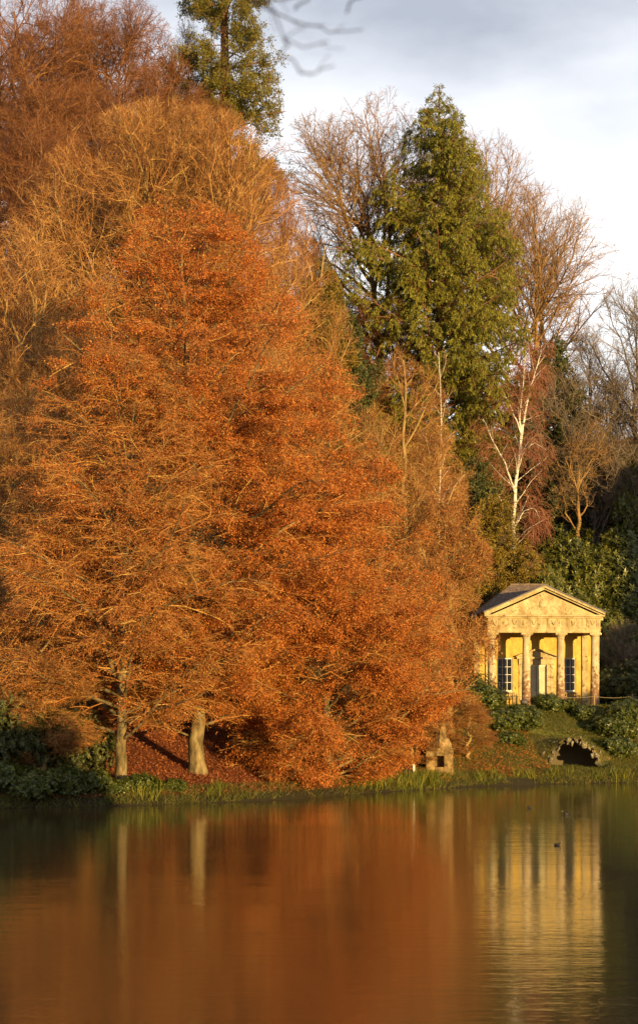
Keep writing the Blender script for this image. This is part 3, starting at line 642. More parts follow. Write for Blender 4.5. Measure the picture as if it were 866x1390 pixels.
F = np.array([[i * nr_ + j, i * nr_ + j + 1, (i + 1) * nr_ + j + 1, (i + 1) * nr_ + j] for i in range(na - 1) for j in range(nr_ - 1)])
M['mound'] = mat_noise('mossy_turf', [(.3, (.05, .055, .014)), (.5, (.12, .095, .028)), (.7, (.21, .13, .045))], 3, 8, .95, .8, 9, bdist=.08)
mnd = link('turf_mound', mesh_np('mound', np.array(V), F, True), M['mound'], gr)
V = []
for i in range(na):
    a = math.pi * i / (na - 1)
    for y, k in ((-.19, 1), (1.2, .95), (2.4, .7)): V.append((-math.cos(a) * 1.42 * k, y, math.sin(a) * 1.7 * k))
F = [[i * 3 + j, (i + 1) * 3 + j, (i + 1) * 3 + j + 1, i * 3 + j + 1] for i in range(na - 1) for j in range(2)]
link('cave', mesh_np('cave', np.array(V), [np.array(F), np.array([[i * 3 + 2 for i in range(na)]])], True), M['earth'], gr)
def rock_mesh(seed, n=2):
    bm = bmesh.new(); bmesh.ops.create_icosphere(bm, subdivisions=n, radius=1); r = rng_(seed)
    d = r.normal(0, 1, (13, 3)); d = nrm(d); h = r.uniform(.42, .8, 13)
    for v in bm.verts:
        c = np.array(v.co)
        for q, hh in zip(d, h):
            s = c @ q
            if s > hh: c = c - q * (s - hh)
        v.co = c * (1 + r.uniform(-.05, .05))
    me = bpy.data.meshes.new('rock'); bm.to_mesh(me); bm.free(); me.materials.append(M['rock']); return me
RK = [rock_mesh(s) for s in range(6)]
rg = rng_(8)
for i in range(26):
    a = math.pi * (i + .5 + rg.uniform(-.6, .6)) / 26
    o = link('rock', RK[i % 6], None, gr); sz = rg.uniform(.08, .16) * (1.7 if rg.uniform() < .3 else 1)
    o.location = (-math.cos(a) * 1.45 * (q := rg.uniform(.94, 1.07)), -.24 + rg.uniform(-.08, .16), math.sin(a) * 1.68 * q - .05)
    o.rotation_euler = (rg.uniform(-.4, .4), -(a - math.pi / 2) + rg.uniform(-.5, .5), rg.uniform(-.6, .6)); o.scale = (sz * rg.uniform(.55, .95), sz, sz * rg.uniform(.9, 1.7))
for i in range(9):
    o = link('rock', RK[(i * 5) % 6], None, gr); sz = rg.uniform(.07, .15); a = rg.uniform(.2, math.pi - .1)
    k = rg.integers(1, 4); q = MV[int(a / math.pi * (na - 1)), k]; o.location = tuple(q); o.scale = (sz * .8, sz, sz * 1.6); o.rotation_euler = (rg.uniform(0, 3), rg.uniform(0, 3), 0)

SX, SY = wx(597, 97.5), 97.5; SZ = gz(SX, SY) - .1
sp_ = thing('spring_head', 'squat stone spring head with a square dark opening on the bank', 'spring head', (SX, SY, SZ), R(-6))
M['well'] = mat_noise('ochre_stone', [(.36, (.07, .05, .022)), (.5, (.19, .12, .05)), (.66, (.34, .23, .10))], 3.5, 9, .95, .9, 9, bdist=.05)
bm = bmesh.new()
for d in ((-.72, -.24, -.45, .45, -.2, 1.25), (.22, .68, -.45, .45, -.2, 1.25), (-.238, .218, -.45, .45, -.2, .36), (-.238, .218, -.45, .45, .94, 1.25), (-.238, .218, .1, .44, .362, .938)): bm_box(bm, *d, bev=.02)
part('block', bm, 'well', sp_)
bm = bmesh.new(); bm_box(bm, -.8, .76, -.52, .5, 1.252, 1.36, .03); part('ledge', bm, 'well', sp_)
bm = bmesh.new(); bm_lathe(bm, [(.62, 1.362), (.58, 1.62), (.45, 1.86), (.2, 2.0), (.12, 2.06), (.2, 2.14), (.12, 2.24), (.05, 2.32)], 4); part('cap', bm, 'well', sp_)
bm = bmesh.new(); bm_box(bm, -.5, .3, .5, 1.0, 1.0, 2.5, .03); bm_box(bm, -.62, .42, .4, 1.1, 2.502, 2.68, .03); part('back_pier', bm, 'well', sp_)
x, y = wx(561.5, 94.2), 94.2
mk = tag(box('marker_post', 'white_paint', None, -.055, .055, -.05, .05, -.2, .62, bev=.02), 'short white post beside the spring head near the water', 'post'); mk.location = (x, y, gz(x, y))
# ------------------------------------------------------------------ trees
def H_at(px, Y, top): x = wx(px, Y); return wz(top, Y) - gz(x, Y)
def curve_trunk(H, lean=(0, 0), r0=.4, r1=.03, frac=1.0, seed=0, wig=.08, K=16):
    return trunk0([(0, 0, -.3), (lean[0] * .15, lean[1] * .15, H * .3 * frac), (lean[0] * .5, lean[1] * .5, H * .65 * frac), (lean[0], lean[1], H * frac)], r0, r1, K, wig, seed)
def beech(name, label, px, Y, prof, r0, nleaf, seed, mats=('bark_beech', 'twig_beech'), leafmat='beech_leaf', n=(52, 13, 8, 5), ln=.078, wd=.054, lean=(0, 0), droop=.5, twigw=.006, t0=.1, tpow=1.0):
    H = prof[-1][0]; env = envelope(prof, .2, seed)
    lv = chain(curve_trunk(H * .97, lean, r0, .03, seed=seed, wig=.03, K=22), [
        dict(n=n[0], tpow=tpow, t0=t0, t1=.985, a0=82, a1=32, asd=9, len=.9, lt=0, K=8, wig=.17, trop=.04, trop2=-.62 * droop, rr=.0105, rmin=.015, tip=.2, lift=.1, rpar=.5),
        dict(n=n[1], t0=.12, t1=1, a0=50, a1=32, asd=12, len=.42, lt=.5, K=5, wig=.16, flat=.35, trop=-.10 * droop, rr=.012, rmin=.010, tip=.4),
        dict(n=n[2], t0=.1, t1=1, a0=48, a1=35, asd=14, labs=1.0, K=4, wig=.16, flat=.5, trop=-.16 * droop, rr=.008, rmin=.007, tip=.5),
        dict(n=n[3], t0=.1, t1=1, a0=48, asd=16, labs=.42, K=3, wig=.18, flat=.6, trop=-.15 * droop, rr=.002, rmin=twigw * .8, tip=.5)], seed, env)
    lf = None
    if nleaf: lf = (leafset(lv[4], nleaf, ln, wd, seed + 7, droop=.45, rnd=.6, jit=.07, fold=.35, flatn=.4, clump=.95), leafmat)
    return build_tree(name, label, 'tree', spot(px, Y), lv, 2, (12, 5, 3, 2, 1), mats, lf, rz=0)
beech('beech_tree', 'tall copper-leaved beech with its trunk foot on red leaf litter', 268, 83,
      [(.9, 3.2, 3.2, -.5), (2.5, 6.0, 1.9), (5, 7.8, 1.0), (8, 8.8, .6), (11, 9.0, .3), (15, 8.2, .1), (18, 7.0, -.1), (21, 5.4, -.3), (23.2, 4.0, -.4), (25.0, 2.5, -.5), (25.8, 1.2, -.6)], .35, 440000, 3, lean=(-.7, 0), n=(66, 13, 9, 6), t0=.10, droop=.75)
beech('beech_tree', 'bright orange beech drooping to the water left of the temple', 445, 87.5,
      [(-.2, 3.8, -1.0, -1.8), (1.0, 5.0, -.2, -1.2), (3.5, 6.0, .2), (8, 6.1, .1), (12, 5.0, -.5), (14.5, 3.9, -1.2), (16.5, 2.6, -1.6), (17.6, 1.2, -1.8)], .28, 290000, 5, n=(58, 11, 9, 6), t0=.03, droop=1.0, tpow=1.45)
beech('beech_tree', 'nearly bare beech with a sunlit pale trunk at the left water edge', 164, 79,
      [(.6, 4.6, -1.2, -.5), (3.5, 6.2, -.6), (7, 6.6), (11, 6.2), (14.5, 4.8), (17.5, 2.6), (19, .6)], .25, 85000, 9, leafmat='brown_leaf', n=(58, 12, 9, 8), lean=(.7, .3), droop=1.3, twigw=.008, t0=.15)

def vase(name, label, px, Y, top, prof, r0, seed, mats, n=(16, 11, 11, 11), a=(48, 24), split=.75, trop=.28, wig=.10, lean=(0, 0), tw=.55, t0=.25, group=None, twigw=.008, dz=0, rz=0, flat=1, leaves=0, rl=.011):
    """bare tree with many ascending limbs and a haze of fine twigs; prof heights are fractions of the height"""
    H = H_at(px, Y, top); pr = [(p[0] * H,) + p[1:] for p in prof]; env = envelope(pr, .14, seed)
    lv = chain(curve_trunk(H * split, lean, r0, .06, seed=seed, wig=.1), [
        dict(n=n[0], t0=t0, t1=1, a0=a[0], a1=a[1], asd=8, len=1.3, lt=0, K=8, wig=wig, trop=trop, rr=rl, rmin=.03, tip=.2),
        dict(n=n[1], t0=.15, t1=1, a0=50, a1=30, asd=12, len=.55, lt=.5, K=6, wig=wig, trop=trop * .7, rr=.009, rmin=.014, tip=.3, flat=flat),
        dict(n=n[2], t0=.12, t1=1, a0=46, a1=30, asd=14, len=.5, lt=.4, K=4, wig=wig * 1.3, trop=trop * .5, rr=.007, rmin=.009, tip=.5, flat=flat),
        dict(n=n[3], t0=.1, t1=1, a0=42, asd=15, labs=tw, K=3, wig=wig, trop=trop * .3, rr=.002, rmin=twigw, tip=.4)], seed, env)
    lf = (leafset(lv[4], leaves, .11, .075, seed + 2, jit=.06), 'brown_leaf') if leaves else None
    return build_tree(name, label, 'tree', spot(px, Y, dz), lv, 2, (9, 5, 3, 2, 1), mats, lf, group=group, rz=rz)
GOLD, RED, OAK, DARK = ('bark_gold', 'twig_gold'), ('bark_red', 'twig_red'), ('bark_oak', 'twig_oak'), ('bark_dark', 'twig_dark')
dome = vase('dome_tree', 'broad dome-topped bare tree of fine golden twigs behind the copper beech', 228, 108, 140,
     [(.2, 3.5), (.38, 7.6), (.55, 9.0), (.72, 9.2), (.84, 8.2), (.93, 6.0), (.98, 3.4), (1.01, 1)], .42, 31, GOLD, n=(34, 15, 13, 14), a=(66, 24), split=.8, trop=.16, wig=.17)
g2 = vase('bare_tree', 'golden bare tree with pale stems at the left edge below the woodland', 50, 98, 285,
     [(.1, 3), (.35, 6), (.6, 6.6), (.8, 5.6), (.93, 3.6), (1, 1.2)], .3, 33, GOLD, n=(22, 12, 12, 11), split=.8, wig=.18, a=(68, 26), trop=.16)
wood_g = 'bare trees along the wooded hilltop'
r1 = vase('bare_tree', 'red-brown bare tree at the upper left corner of the photo', 20, 132, -60,
     [(.15, 3), (.35, 6), (.6, 7.2), (.8, 6.4), (.93, 4.4), (1, 1.5)], .36, 35, RED, n=(24, 13, 12, 12), a=(72, 28), split=.85, wig=.2, trop=.14, group=wood_g)
r2 = vase('bare_tree', 'red-brown bare tree with twin upright stems left of the giant conifer', 165, 138, -5,
     [(.2, 3), (.4, 5.8), (.65, 7), (.85, 5.8), (.95, 3.8), (1, 1.5)], .36, 36, RED, n=(24, 13, 12, 12), a=(70, 28), split=.78, wig=.2, trop=.14, group=wood_g)
def put(src, px, Y, top, label, rz, group=None, wide=1.0, base=0.0):
    """a copy of a built tree, scaled so that its top stands at that height"""
    x = wx(px, Y); z = gz(x, Y) - .15 + base
    H0 = src['height']; s = (wz(top, Y) - z) / H0
    return copy_tree(src, (x, Y, z), rz, (s * wide, s * wide, s), label, group)
dome['height'] = H_at(228, 108, 140); g2['height'] = H_at(50, 98, 285); r1['height'] = H_at(20, 132, -60); r2['height'] = H_at(165, 138, -5)
put(r2, 95, 142, -30, 'tall red-brown bare tree second from the left on the hilltop', 2.1, wood_g)
put(r1, 230, 146, 25, 'low rounded bare tree against the sky just left of the giant conifer', 1.2, wood_g, .9)
put(r2, 45, 118, 150, 'rust-coloured bare tree in the second row at the left edge', 4.0, wood_g, 1.1)
put(r1, 135, 122, 120, 'rust-coloured bare tree peeping over the left shoulder of the dome-topped tree', 2.6, wood_g)
put(r1, 388, 136, 225, 'dark red bare tree at the right shoulder of the dome-topped tree', 3.3, wood_g, .5)
put(r2, 345, 128, 205, 'rust-brown bare tree tucked under the giant conifer', .7, wood_g, .6)
put(r2, 462, 145, 365, 'red twiggy tree low behind the bare oak', 5.1, wood_g, .9)
put(r2, 28, 110, 225, 'rust-gold bare tree behind the left edge of the dome-topped tree', 2.2, wood_g, 1.2)
put(r1, 0, 142, 20, 'red-brown bare tree cut off by the left edge of the photo below the top', 5.0, wood_g, 1.2)
put(r2, 75, 127, 95, 'rust-brown bare tree third from the left edge in the second row', 3.6, wood_g, 1.2)
put(r1, 180, 130, 85, 'rust-brown bare tree just above the crest of the dome-topped tree', .3, wood_g, 1.1)
put(r2, 262, 134, 110, 'red-brown bare tree before the trunk of the giant conifer', 1.7, wood_g, .8)
put(r1, 130, 150, 10, 'hazy red-brown bare tree third from the left on the hilltop', 2.9, wood_g, 1.2)
put(r1, 418, 146, 320, 'dark red bare tree between the giant conifer and the oak', 4.1, wood_g, .7)
put(r2, 505, 140, 395, 'rust-red twiggy tree at the foot of the oak', .9, wood_g, 1.0)
put(g2, 388, 112, 350, 'golden bare tree between the dome-topped tree and the olive conifer', 1.9, None, .8)
put(g2, 20, 86, 520, 'golden-brown bare tree low at the left edge above the dark laurels', 3.0, None, 1.0)
put(g2, 100, 94, 430, 'golden twiggy tree behind the nearly bare beech', 4.4, None, 1.0)
put(g2, 345, 98, 420, 'golden-brown twiggy tree hidden behind the copper beech', 5.4, None, 1.0)

oak = vase('oak_tree', 'bare spreading oak with crooked sunlit limbs against the white sky', 520, 147, 124,
     [(.3, 2.6), (.42, 5.6, -1.0), (.6, 7.4, -1.4), (.78, 7.4, -1.2), (.92, 5.4, -.8), (1, 2.2, -.5)], .5, 41, OAK, n=(20, 12, 12, 11), a=(66, 30), split=.66, trop=.12, wig=.21, lean=(-1.3, 0), tw=.42, t0=.42, twigw=.013, rl=.030)
oak['height'] = H_at(520, 147, 124)
rt = vase('bare_tree', 'round-headed bare tree right of the dark green conifer', 726, 158, 246,
     [(.3, 3), (.42, 6.6), (.6, 8.4), (.8, 7.6), (.93, 5.4), (1, 3.0)], .36, 43, OAK, n=(24, 11, 11, 11), a=(62, 24), split=.72, trop=.14, wig=.16, tw=.5, twigw=.010)
rt['height'] = H_at(726, 158, 246)
put(rt, 640, 168, 178, 'bare tree top showing behind the right shoulder of the dark green conifer', 2.0, None, .9)
dk = vase('bare_tree', 'grey bare tree against the sky at the right edge of the photo', 862, 150, 350,
     [(.2, 1.6), (.4, 4), (.65, 5), (.85, 3.8), (1, .8)], .3, 45, DARK, n=(17, 10, 10, 8), a=(42, 22), split=.75, trop=.2, wig=.14, twigw=.009)
dk['height'] = H_at(862, 150, 350); dark_g = 'dark bare trees of the shaded wood'
for px, Y, top, rz, wd, lab in ((800, 156, 425, 1, 1, 'dark bare tree under the right flank of the round-headed tree'), (905, 160, 330, 2.4, 1, 'grey bare tree mostly cut off by the right edge of the photo'),
        (765, 150, 480, 3.5, 1.2, 'dark bare tree just right of the weeping birch top'), (830, 151, 480, 4.4, 1.3, 'dark bare tree low at the right in the shaded wood'),
        (868, 149, 520, 5.6, 1.3, 'dark twiggy tree at the right edge above the rhododendrons'), (806, 149, 560, .4, 1.3, 'small dark tree with tangled stems above the rhododendrons')):
    put(dk, px, Y, top, lab, rz, dark_g, wd)
put(dk, 846, 130, 835, 'small dark bare tree in the shade right of the temple', 2.9, dark_g, 1.5)
gs = vase('crooked_tree', 'crooked small tree with golden lit limbs right of the weeping birch', 785, 145, 540,
     [(.4, 1.5), (.6, 3, -.3), (.8, 3.2, -.3), (.93, 2.4), (1, .8)], .3, 47, ('bark_oak', 'twig_oak'), n=(9, 7, 6, 5), a=(52, 30), split=.68, trop=.1, wig=.34, tw=.45, t0=.5, twigw=.009)
lr = vase('bare_tree', 'feathery golden-brown tree between the copper beech and the conifer', 548, 114, 462,
     [(.1, 2.5), (.35, 3.8), (.6, 3.9), (.8, 3.0), (.93, 1.7), (1, .4)], .26, 49, GOLD, n=(26, 10, 10, 9), a=(62, 26), split=.95, trop=.12, wig=.13, t0=.12)
tl = vase('bare_tree', 'drooping twiggy tree close against the left side of the temple', 612, 106, 640,
     [(.05, 2.0), (.2, 2.7), (.45, 2.8), (.7, 2.4), (.9, 1.4), (1, .4)], .2, 51, GOLD, n=(30, 9, 9, 9), a=(78, 30), split=.95, trop=-.20, wig=.18, t0=.08, tw=.45, leaves=9000)
lr['height'] = H_at(548, 114, 462); tl['height'] = H_at(612, 106, 640)
put(lr, 520, 108, 560, 'golden twiggy tree rising behind the right edge of the copper beeches', 2.2, None, 1.1)
put(lr, 590, 120, 560, 'feathery rust-gold tree beneath the left side of the conifer', 4.2, None, 1.1)
put(tl, 636, 102.5, 945, 'brown twiggy bush drooping over the bank right of the spring head', 1.2, None, 2.6)
put(tl, 556, 97.5, 950, 'brown twiggy bush drooping behind the white marker post', 3.9, None, 2.6)
put(tl, 62, 77.5, 860, 'leafless drooping bush hanging over the laurels at the left edge', .6, None, 2.2)
put(tl, 575, 99, 730, 'low drooping twiggy tree above the stone spring head', 2.5, None, 1.0)

# birches
def birch(name, label, px, Y, top, stems, prof, r0, seed, nw, parts=True, weep=-.9):
    H = H_at(px, Y, top); env = envelope([(p[0] * H,) + p[1:] for p in prof], .15, seed); rng = rng_(seed)
    main = [trunk0([(x, y, z * H) for x, y, z in st], ra, rb, 14, .035, seed + i, .25 if i == 0 else 0) for i, (st, ra, rb) in enumerate(stems)]
    P = np.concatenate([m_[0] for m_ in main]); r = np.concatenate([m_[1] for m_ in main]); l0 = (P, r)
    l1 = grow(l0, dict(n=nw[0], t0=.3, t1=1, a0=55, a1=30, asd=9, len=.22, lt=.3, K=7, wig=.1, trop=.05, trop2=-.25, rr=.009, rmin=.012, tip=.3), rng, env)
    l2 = grow(l1, dict(n=nw[1], t0=.2, t1=1, a0=45, asd=14, labs=1.1, K=6, wig=.12, trop=weep * .4, trop2=weep, rr=.003, rmin=.008, tip=.5), rng, env)
    l3 = grow(l2, dict(n=nw[2], t0=.1, t1=1, a0=28, asd=10, labs=.9, K=5, wig=.08, trop=weep, rr=.001, rmin=.0075, tip=.5), rng, env)
    return build_tree(name, label, 'tree', spot(px, Y), [l0, l1, l2, l3], 2, (9, 4, 3, 2), ('bark_birch', 'twig_birch'))
birch('birch_tree', 'weeping birch with a white forked trunk and russet twigs behind the temple', 695, 137, 466,
      [([(0, 0, -.02), (.08, 0, .35), (.16, 0, .52), (.35, .05, .60), (.6, .05, .68)], .20, .11),
       ([(.6, .05, .68), (.85, .1, .77), (1.3, .2, .86), (1.9, .2, .94), (2.2, .2, 1.0)], .10, .02),
       ([(.6, .05, .68), (.55, 0, .78), (.75, -.1, .88), (1.0, -.1, .97)], .085, .015),
       ([(.2, 0, .54), (-.6, -.2, .63), (-1.5, -.3, .70), (-2.3, -.3, .77)], .075, .012),
       ([(.35, 0, .60), (.9, -.2, .67), (1.7, -.3, .69), (2.4, -.4, .665)], .06, .01),
       ([(.1, 0, .42), (.8, -.3, .475), (1.5, -.4, .485), (2.0, -.5, .45)], .05, .01),
       ([(.65, .0, .72), (-.1, -.1, .80), (-.8, -.1, .86), (-1.3, -.1, .88)], .06, .01)],
      [(.2, 2.6), (.45, 3.6), (.7, 3.7, .2), (.88, 3.0, .8), (1.02, 1.6, 1.4)], .2, 61, (11, 13, 7))
birch('birch_tree', 'slender white-stemmed birch within the feathery golden trees', 594, 116, 476,
      [([(0, 0, -.02), (.1, 0, .3), (.05, 0, .6), (.25, 0, .85), (.1, 0, 1.0)], .10, .015)], [(.3, 1.6), (.6, 1.8), (.85, 1.2), (1.02, .4)], .1, 63, (22, 8, 5), weep=-.5)

# conifers
def conifer(name, label, px, Y, top, prof, r0, seed, mats, nl1, nl2, nsp, ln, wd, a=(95, 55), trop=(-.2, .3), droop=.7, jit=.08, rnd=.5, t0=.06, cat='tree', lobes=.2, l3=None, loc=None):
    H = H_at(px, Y, top); env = envelope([(p[0] * H,) + p[1:] for p in prof], lobes, seed)
    sp = [dict(n=nl1, t0=t0, t1=.99, a0=a[0], a1=a[1], asd=8, len=.9, lt=0, K=7, wig=.09, trop=trop[0], trop2=trop[1], rr=.012, rmin=.012, tip=.25),
          dict(n=nl2, t0=.1, t1=1, a0=50, a1=35, asd=12, len=.33, lt=.45, K=5, wig=.12, trop=-.15, rr=.008, rmin=.008, tip=.4)]
    if l3: sp.append(dict(n=l3[0], t0=.2, t1=1, a0=45, asd=14, labs=l3[1], K=4, wig=.14, trop=l3[2], rr=.006, rmin=.006, tip=.5))
    lv = chain(curve_trunk(H, (0, 0), r0, .03, seed=seed, wig=.05), sp, seed, env)
    lf = leafset(lv[-1], nsp, ln, wd, seed + 1, droop=droop, rnd=rnd, jit=jit, fold=.25, t0=.15)
    t = build_tree(name, label, cat, spot(px, Y), lv, 2, (10, 4, 2, 2), (mats[0], mats[1]), (lf, mats[2])); t['height'] = H
    return t
cedar = conifer('conifer_tree', 'tall dark green conical conifer rising above the temple', 596, 141, 113,
    [(.08, 3.5), (.25, 4.2), (.33, 6.6), (.46, 7.6), (.62, 6.6), (.76, 5.2), (.87, 3.5), (.95, 1.6), (1.0, .4)], .55, 71, ('bark_red', 'twig_red', 'cedar'), 300, 9, 340000, .26, .056, a=(88, 42), trop=(-.25, .35), droop=1.1, l3=(6, .7, -.6), jit=.05, rnd=.5, lobes=.24)
conifer('giant_conifer', 'giant conifer with an orange-brown trunk and tufted branches at the top of the photo', 305, 141, -190,
    [(.2, 3.6), (.4, 4.6), (.55, 4.7), (.75, 3.6), (.9, 2.0), (1, .3)], .75, 73, ('bark_red', 'twig_red', 'sequoia'), 105, 8, 150000, .22, .065, a=(105, 60), trop=(-.35, .75), droop=-.1, jit=.13, rnd=.9, t0=.22, l3=(5, .6, .25), lobes=.42)
olive = conifer('olive_conifer', 'small olive-green conifer behind the right edge of the dome-topped tree', 438, 126, 345,
    [(.2, 2.6), (.5, 2.7), (.75, 2.0), (.92, 1.0), (1, .2)], .22, 75, ('bark_dark', 'twig_dark', 'yew'), 80, 7, 50000, .26, .06, a=(80, 35), trop=(.05, .2), droop=.2, lobes=.35, l3=(4, .5, -.1))
yew = conifer('yew_tree', 'bronze-green yew bushing out behind the temple roof', 668, 132.5, 672,
    [(.05, 3.2), (.35, 3.6), (.65, 3.1), (.85, 2.0), (1, .5)], .3, 77, ('bark_dark', 'twig_dark', 'yew'), 60, 8, 70000, .26, .06, a=(75, 30), trop=(.1, .15), droop=.25, lobes=.35, l3=(5, .5, -.05))
hol = conifer('dark_evergreen', 'dark evergreen in the shaded wood under the round-headed tree', 752, 152, 455,
    [(.1, 3.2), (.4, 3.6), (.7, 3.0), (.9, 1.6), (1, .3)], .3, 79, ('bark_dark', 'twig_dark', 'dark_ever'), 70, 8, 36000, .28, .13, a=(80, 35), trop=(.1, .1), droop=.2, lobes=.35, l3=(4, .55, -.05))
put(hol, 858, 152, 600, 'dark evergreen at the right edge of the shaded wood', 4, None, 1.3)
put(hol, 470, 132, 420, 'dark evergreen in the shadow left of the tall conifer', 1, None, 1.0)
put(hol, 715, 152, 500, 'dark evergreen behind the top of the weeping birch', 3.1, None, 1.2)
put(hol, 650, 148, 540, 'dark evergreen between the tall conifer and the weeping birch', .6, None, 1.3)
put(hol, 645, 136, 620, 'dark evergreen below the tall conifer left of the weeping birch', 5, None, 1.0)
put(yew, 640, 127, 760, 'low bronze-green yew at the left corner of the temple roof', 2.2, None, 1.1)

# ------------------------------------------------------------------ shrubs
def shrub_mesh(rx, ry, h, nros, ll, lw, seed, nl=6, lob=9, loose=.25):
    rng = rng_(seed); cs = [(0, 0, h * .42, rx * .72, ry * .72, h * .55)]
    for k in range(lob):
        a = rng.uniform(0, 6.28); d = rng.uniform(.35, .68); s = rng.uniform(.28, .45)
        cs.append((math.cos(a) * rx * d, math.sin(a) * ry * d, h * rng.uniform(.15, .72), rx * s, ry * s, h * s * .75))
    cs = np.array(cs); area = cs[:, 3] * cs[:, 5]; pid = rng.choice(len(cs), nros, p=area / area.sum())
    d = nrm(rng.normal(0, 1, (nros, 3))); d[:, 2] = np.abs(d[:, 2]) * np.where(rng.uniform(0, 1, nros) < .8, 1, -1)
    rad = rng.uniform(.62, 1.04, nros) ** .5 * (1 + loose * np.abs(rng.normal(0, .35, nros)) + .8 * loose * (np.sin(d[:, 0] * 5 + pid) * np.sin(d[:, 1] * 6 + pid * 2)))
    p = cs[pid, :3] + d * cs[pid, 3:] * rad[:, None]
    keep = p[:, 2] > .02; p, d = p[keep], d[keep]; n = len(p)
    ax = nrm(d + np.array([0, 0, .35]) + rng.normal(0, .3, (n, 3)))
    U = nrm(np.cross(ax, [.3, .5, .81])); W = np.cross(ax, U)
    b, l, s = [], [], []
    ph0 = rng.uniform(0, 6.28, n)
    for k in range(nl):
        ph = (ph0 + k * 6.283 / nl + rng.normal(0, .2, n))[:, None]; out_ = np.cos(ph) * U + np.sin(ph) * W
        dirn = nrm(out_ * rng.uniform(.6, 1.1, (n, 1)) + ax * rng.uniform(.1, .6, (n, 1)) - np.array([0, 0, .2]))
        b.append(p + out_ * .01); l.append(dirn); s.append(nrm(np.cross(ax, dirn)))
    b, l, s = map(np.concatenate, (b, l, s)); m = len(b); sz = rng.uniform(.7, 1.25, m)
    lf = leaf_quads(b, l, s, ll * sz, lw * sz, .3)
    k = 26; a = rng.uniform(0, 6.28, k); q = np.linspace(0, 1, 5)[None, :, None]
    e = np.stack([np.cos(a) * rx * .6 * rng.uniform(.2, 1, k), np.sin(a) * ry * .6 * rng.uniform(.2, 1, k), h * rng.uniform(.5, .85, k)], 1)[:, None]
    P = e * q + np.array([0, 0, -.2])[None, None] * (1 - q); P[:, :, :2] *= (.4 + .6 * q)
    st = tubes(P, (.035 * (1 - .7 * q[:, :, 0])) * np.ones((k, 1)) * min(1, h / 2.5), 4)
    return mesh_np('shrub_leaves', *lf), mesh_np('shrub_stems', *st)
SH = {'rhodo': [shrub_mesh(3, 2.6, 4.2, 5200, .19, .07, 101), shrub_mesh(3, 2.4, 3.6, 4800, .19, .07, 102, lob=12)],
      'laurel': [shrub_mesh(1.5, 1.3, 1.6, 2300, .13, .055, 103), shrub_mesh(1.6, 1.2, 1.3, 2100, .13, .055, 104, lob=12)],
      'dark': [shrub_mesh(1.8, 1.6, 2.2, 3000, .13, .06, 105, lob=15, loose=.7), shrub_mesh(1.7, 1.6, 2.0, 2600, .13, .06, 106, lob=13, loose=.9)]}
LMAT = {'rhodo': 'rhodo', 'laurel': 'laurel', 'dark': 'dark_ever'}
def shrub(kind, px, Y, s, label, group, rz=0.0, sz=1.0, name=None, dz=0.0, k=0):
    lm, sm = SH[kind][k % len(SH[kind])]; x = wx(px, Y)
    t = thing(name or {'rhodo': 'rhododendron', 'laurel': 'laurel_shrub', 'dark': 'dark_shrub'}[kind], label, 'shrub', (x, Y, gz(x, Y) - .08 + dz), rz, group)
    t.scale = (s, s, s * sz); link('foliage', lm, M[LMAT[kind]], t); link('stem', sm, M['bark_dark'], t)
    return t
rg_ = 'rhododendrons on the slope behind the temple'
for i, (px, Y, s, sz, lab) in enumerate([
        (768, 141, 1.6, 1.3, 'large sunlit rhododendron dome above the right end of the temple roof'), (728, 136, 1.1, 1.9, 'rhododendron directly behind the temple pediment'),
        (818, 139.5, 1.6, 1.2, 'rhododendron right of the temple roof, second dome from the right edge'), (866, 142, 1.6, 1.25, 'shaded rhododendron at the right edge of the photo'),
        (796, 134.5, 1.2, 1.4, 'shaded rhododendron behind the right corner of the temple'), (850, 135, 1.1, 1.5, 'dark rhododendron low at the right edge behind the temple terrace'), (880, 150, 1.4, 1.8, 'rhododendron highest on the slope at the right edge')]):
    shrub('rhodo', px, Y, s, lab, rg_, i * 1.7, sz, k=i)
for i, (px, Y, s, lab) in enumerate([(832, 124.5, 1.0, 'low dark shrub just right of the temple corner'), (862, 123.5, 1.1, 'low dark shrub beyond the rope fence at the right edge'), (850, 128, 1.3, 'tall dark shrub behind the terrace right of the temple')]):
    shrub('dark', px, Y, s, lab, 'dark shrubs right of the temple', i * 2.1)
lb = 'laurels on the bank below the temple'
for i, (px, Y, s, sz, lab) in enumerate([
        (652, 110.5, 1.25, .85, 'laurel shrub on the bank below the left corner of the temple'), (680, 109, 1.15, .8, 'bright green laurel on the bank below the second column'), (706, 110, 1.1, .85, 'laurel on the bank left of the grotto mound'),
        (690, 106.6, .75, .9, 'small laurel low on the bank left of the grotto'), (742, 114.0, .85, .85, 'laurel before the temple steps below the middle columns'), (766, 114.4, .75, .8, 'laurel before the temple steps below the third column'),
        (792, 113.6, .7, .8, 'small laurel before the temple steps below the right column'), (826, 111.5, 1.2, .8, 'laurel on the bank right of the grotto mound'), (853, 112.5, 1.4, .9, 'shaded laurel on the bank at the right edge below the fence'),
        (840, 108.6, 1.0, .9, 'shaded laurel low on the bank at the right edge'), (633, 111, 1.1, .9, 'laurel under the drooping twigs left of the temple'), (816, 107.5, .45, .9, 'small fern-like shrub right of the grotto mouth')]):
    shrub('laurel', px, Y, s, lab, lb, i * 1.3, sz, k=i)
ll_ = 'laurels along the water at the left'
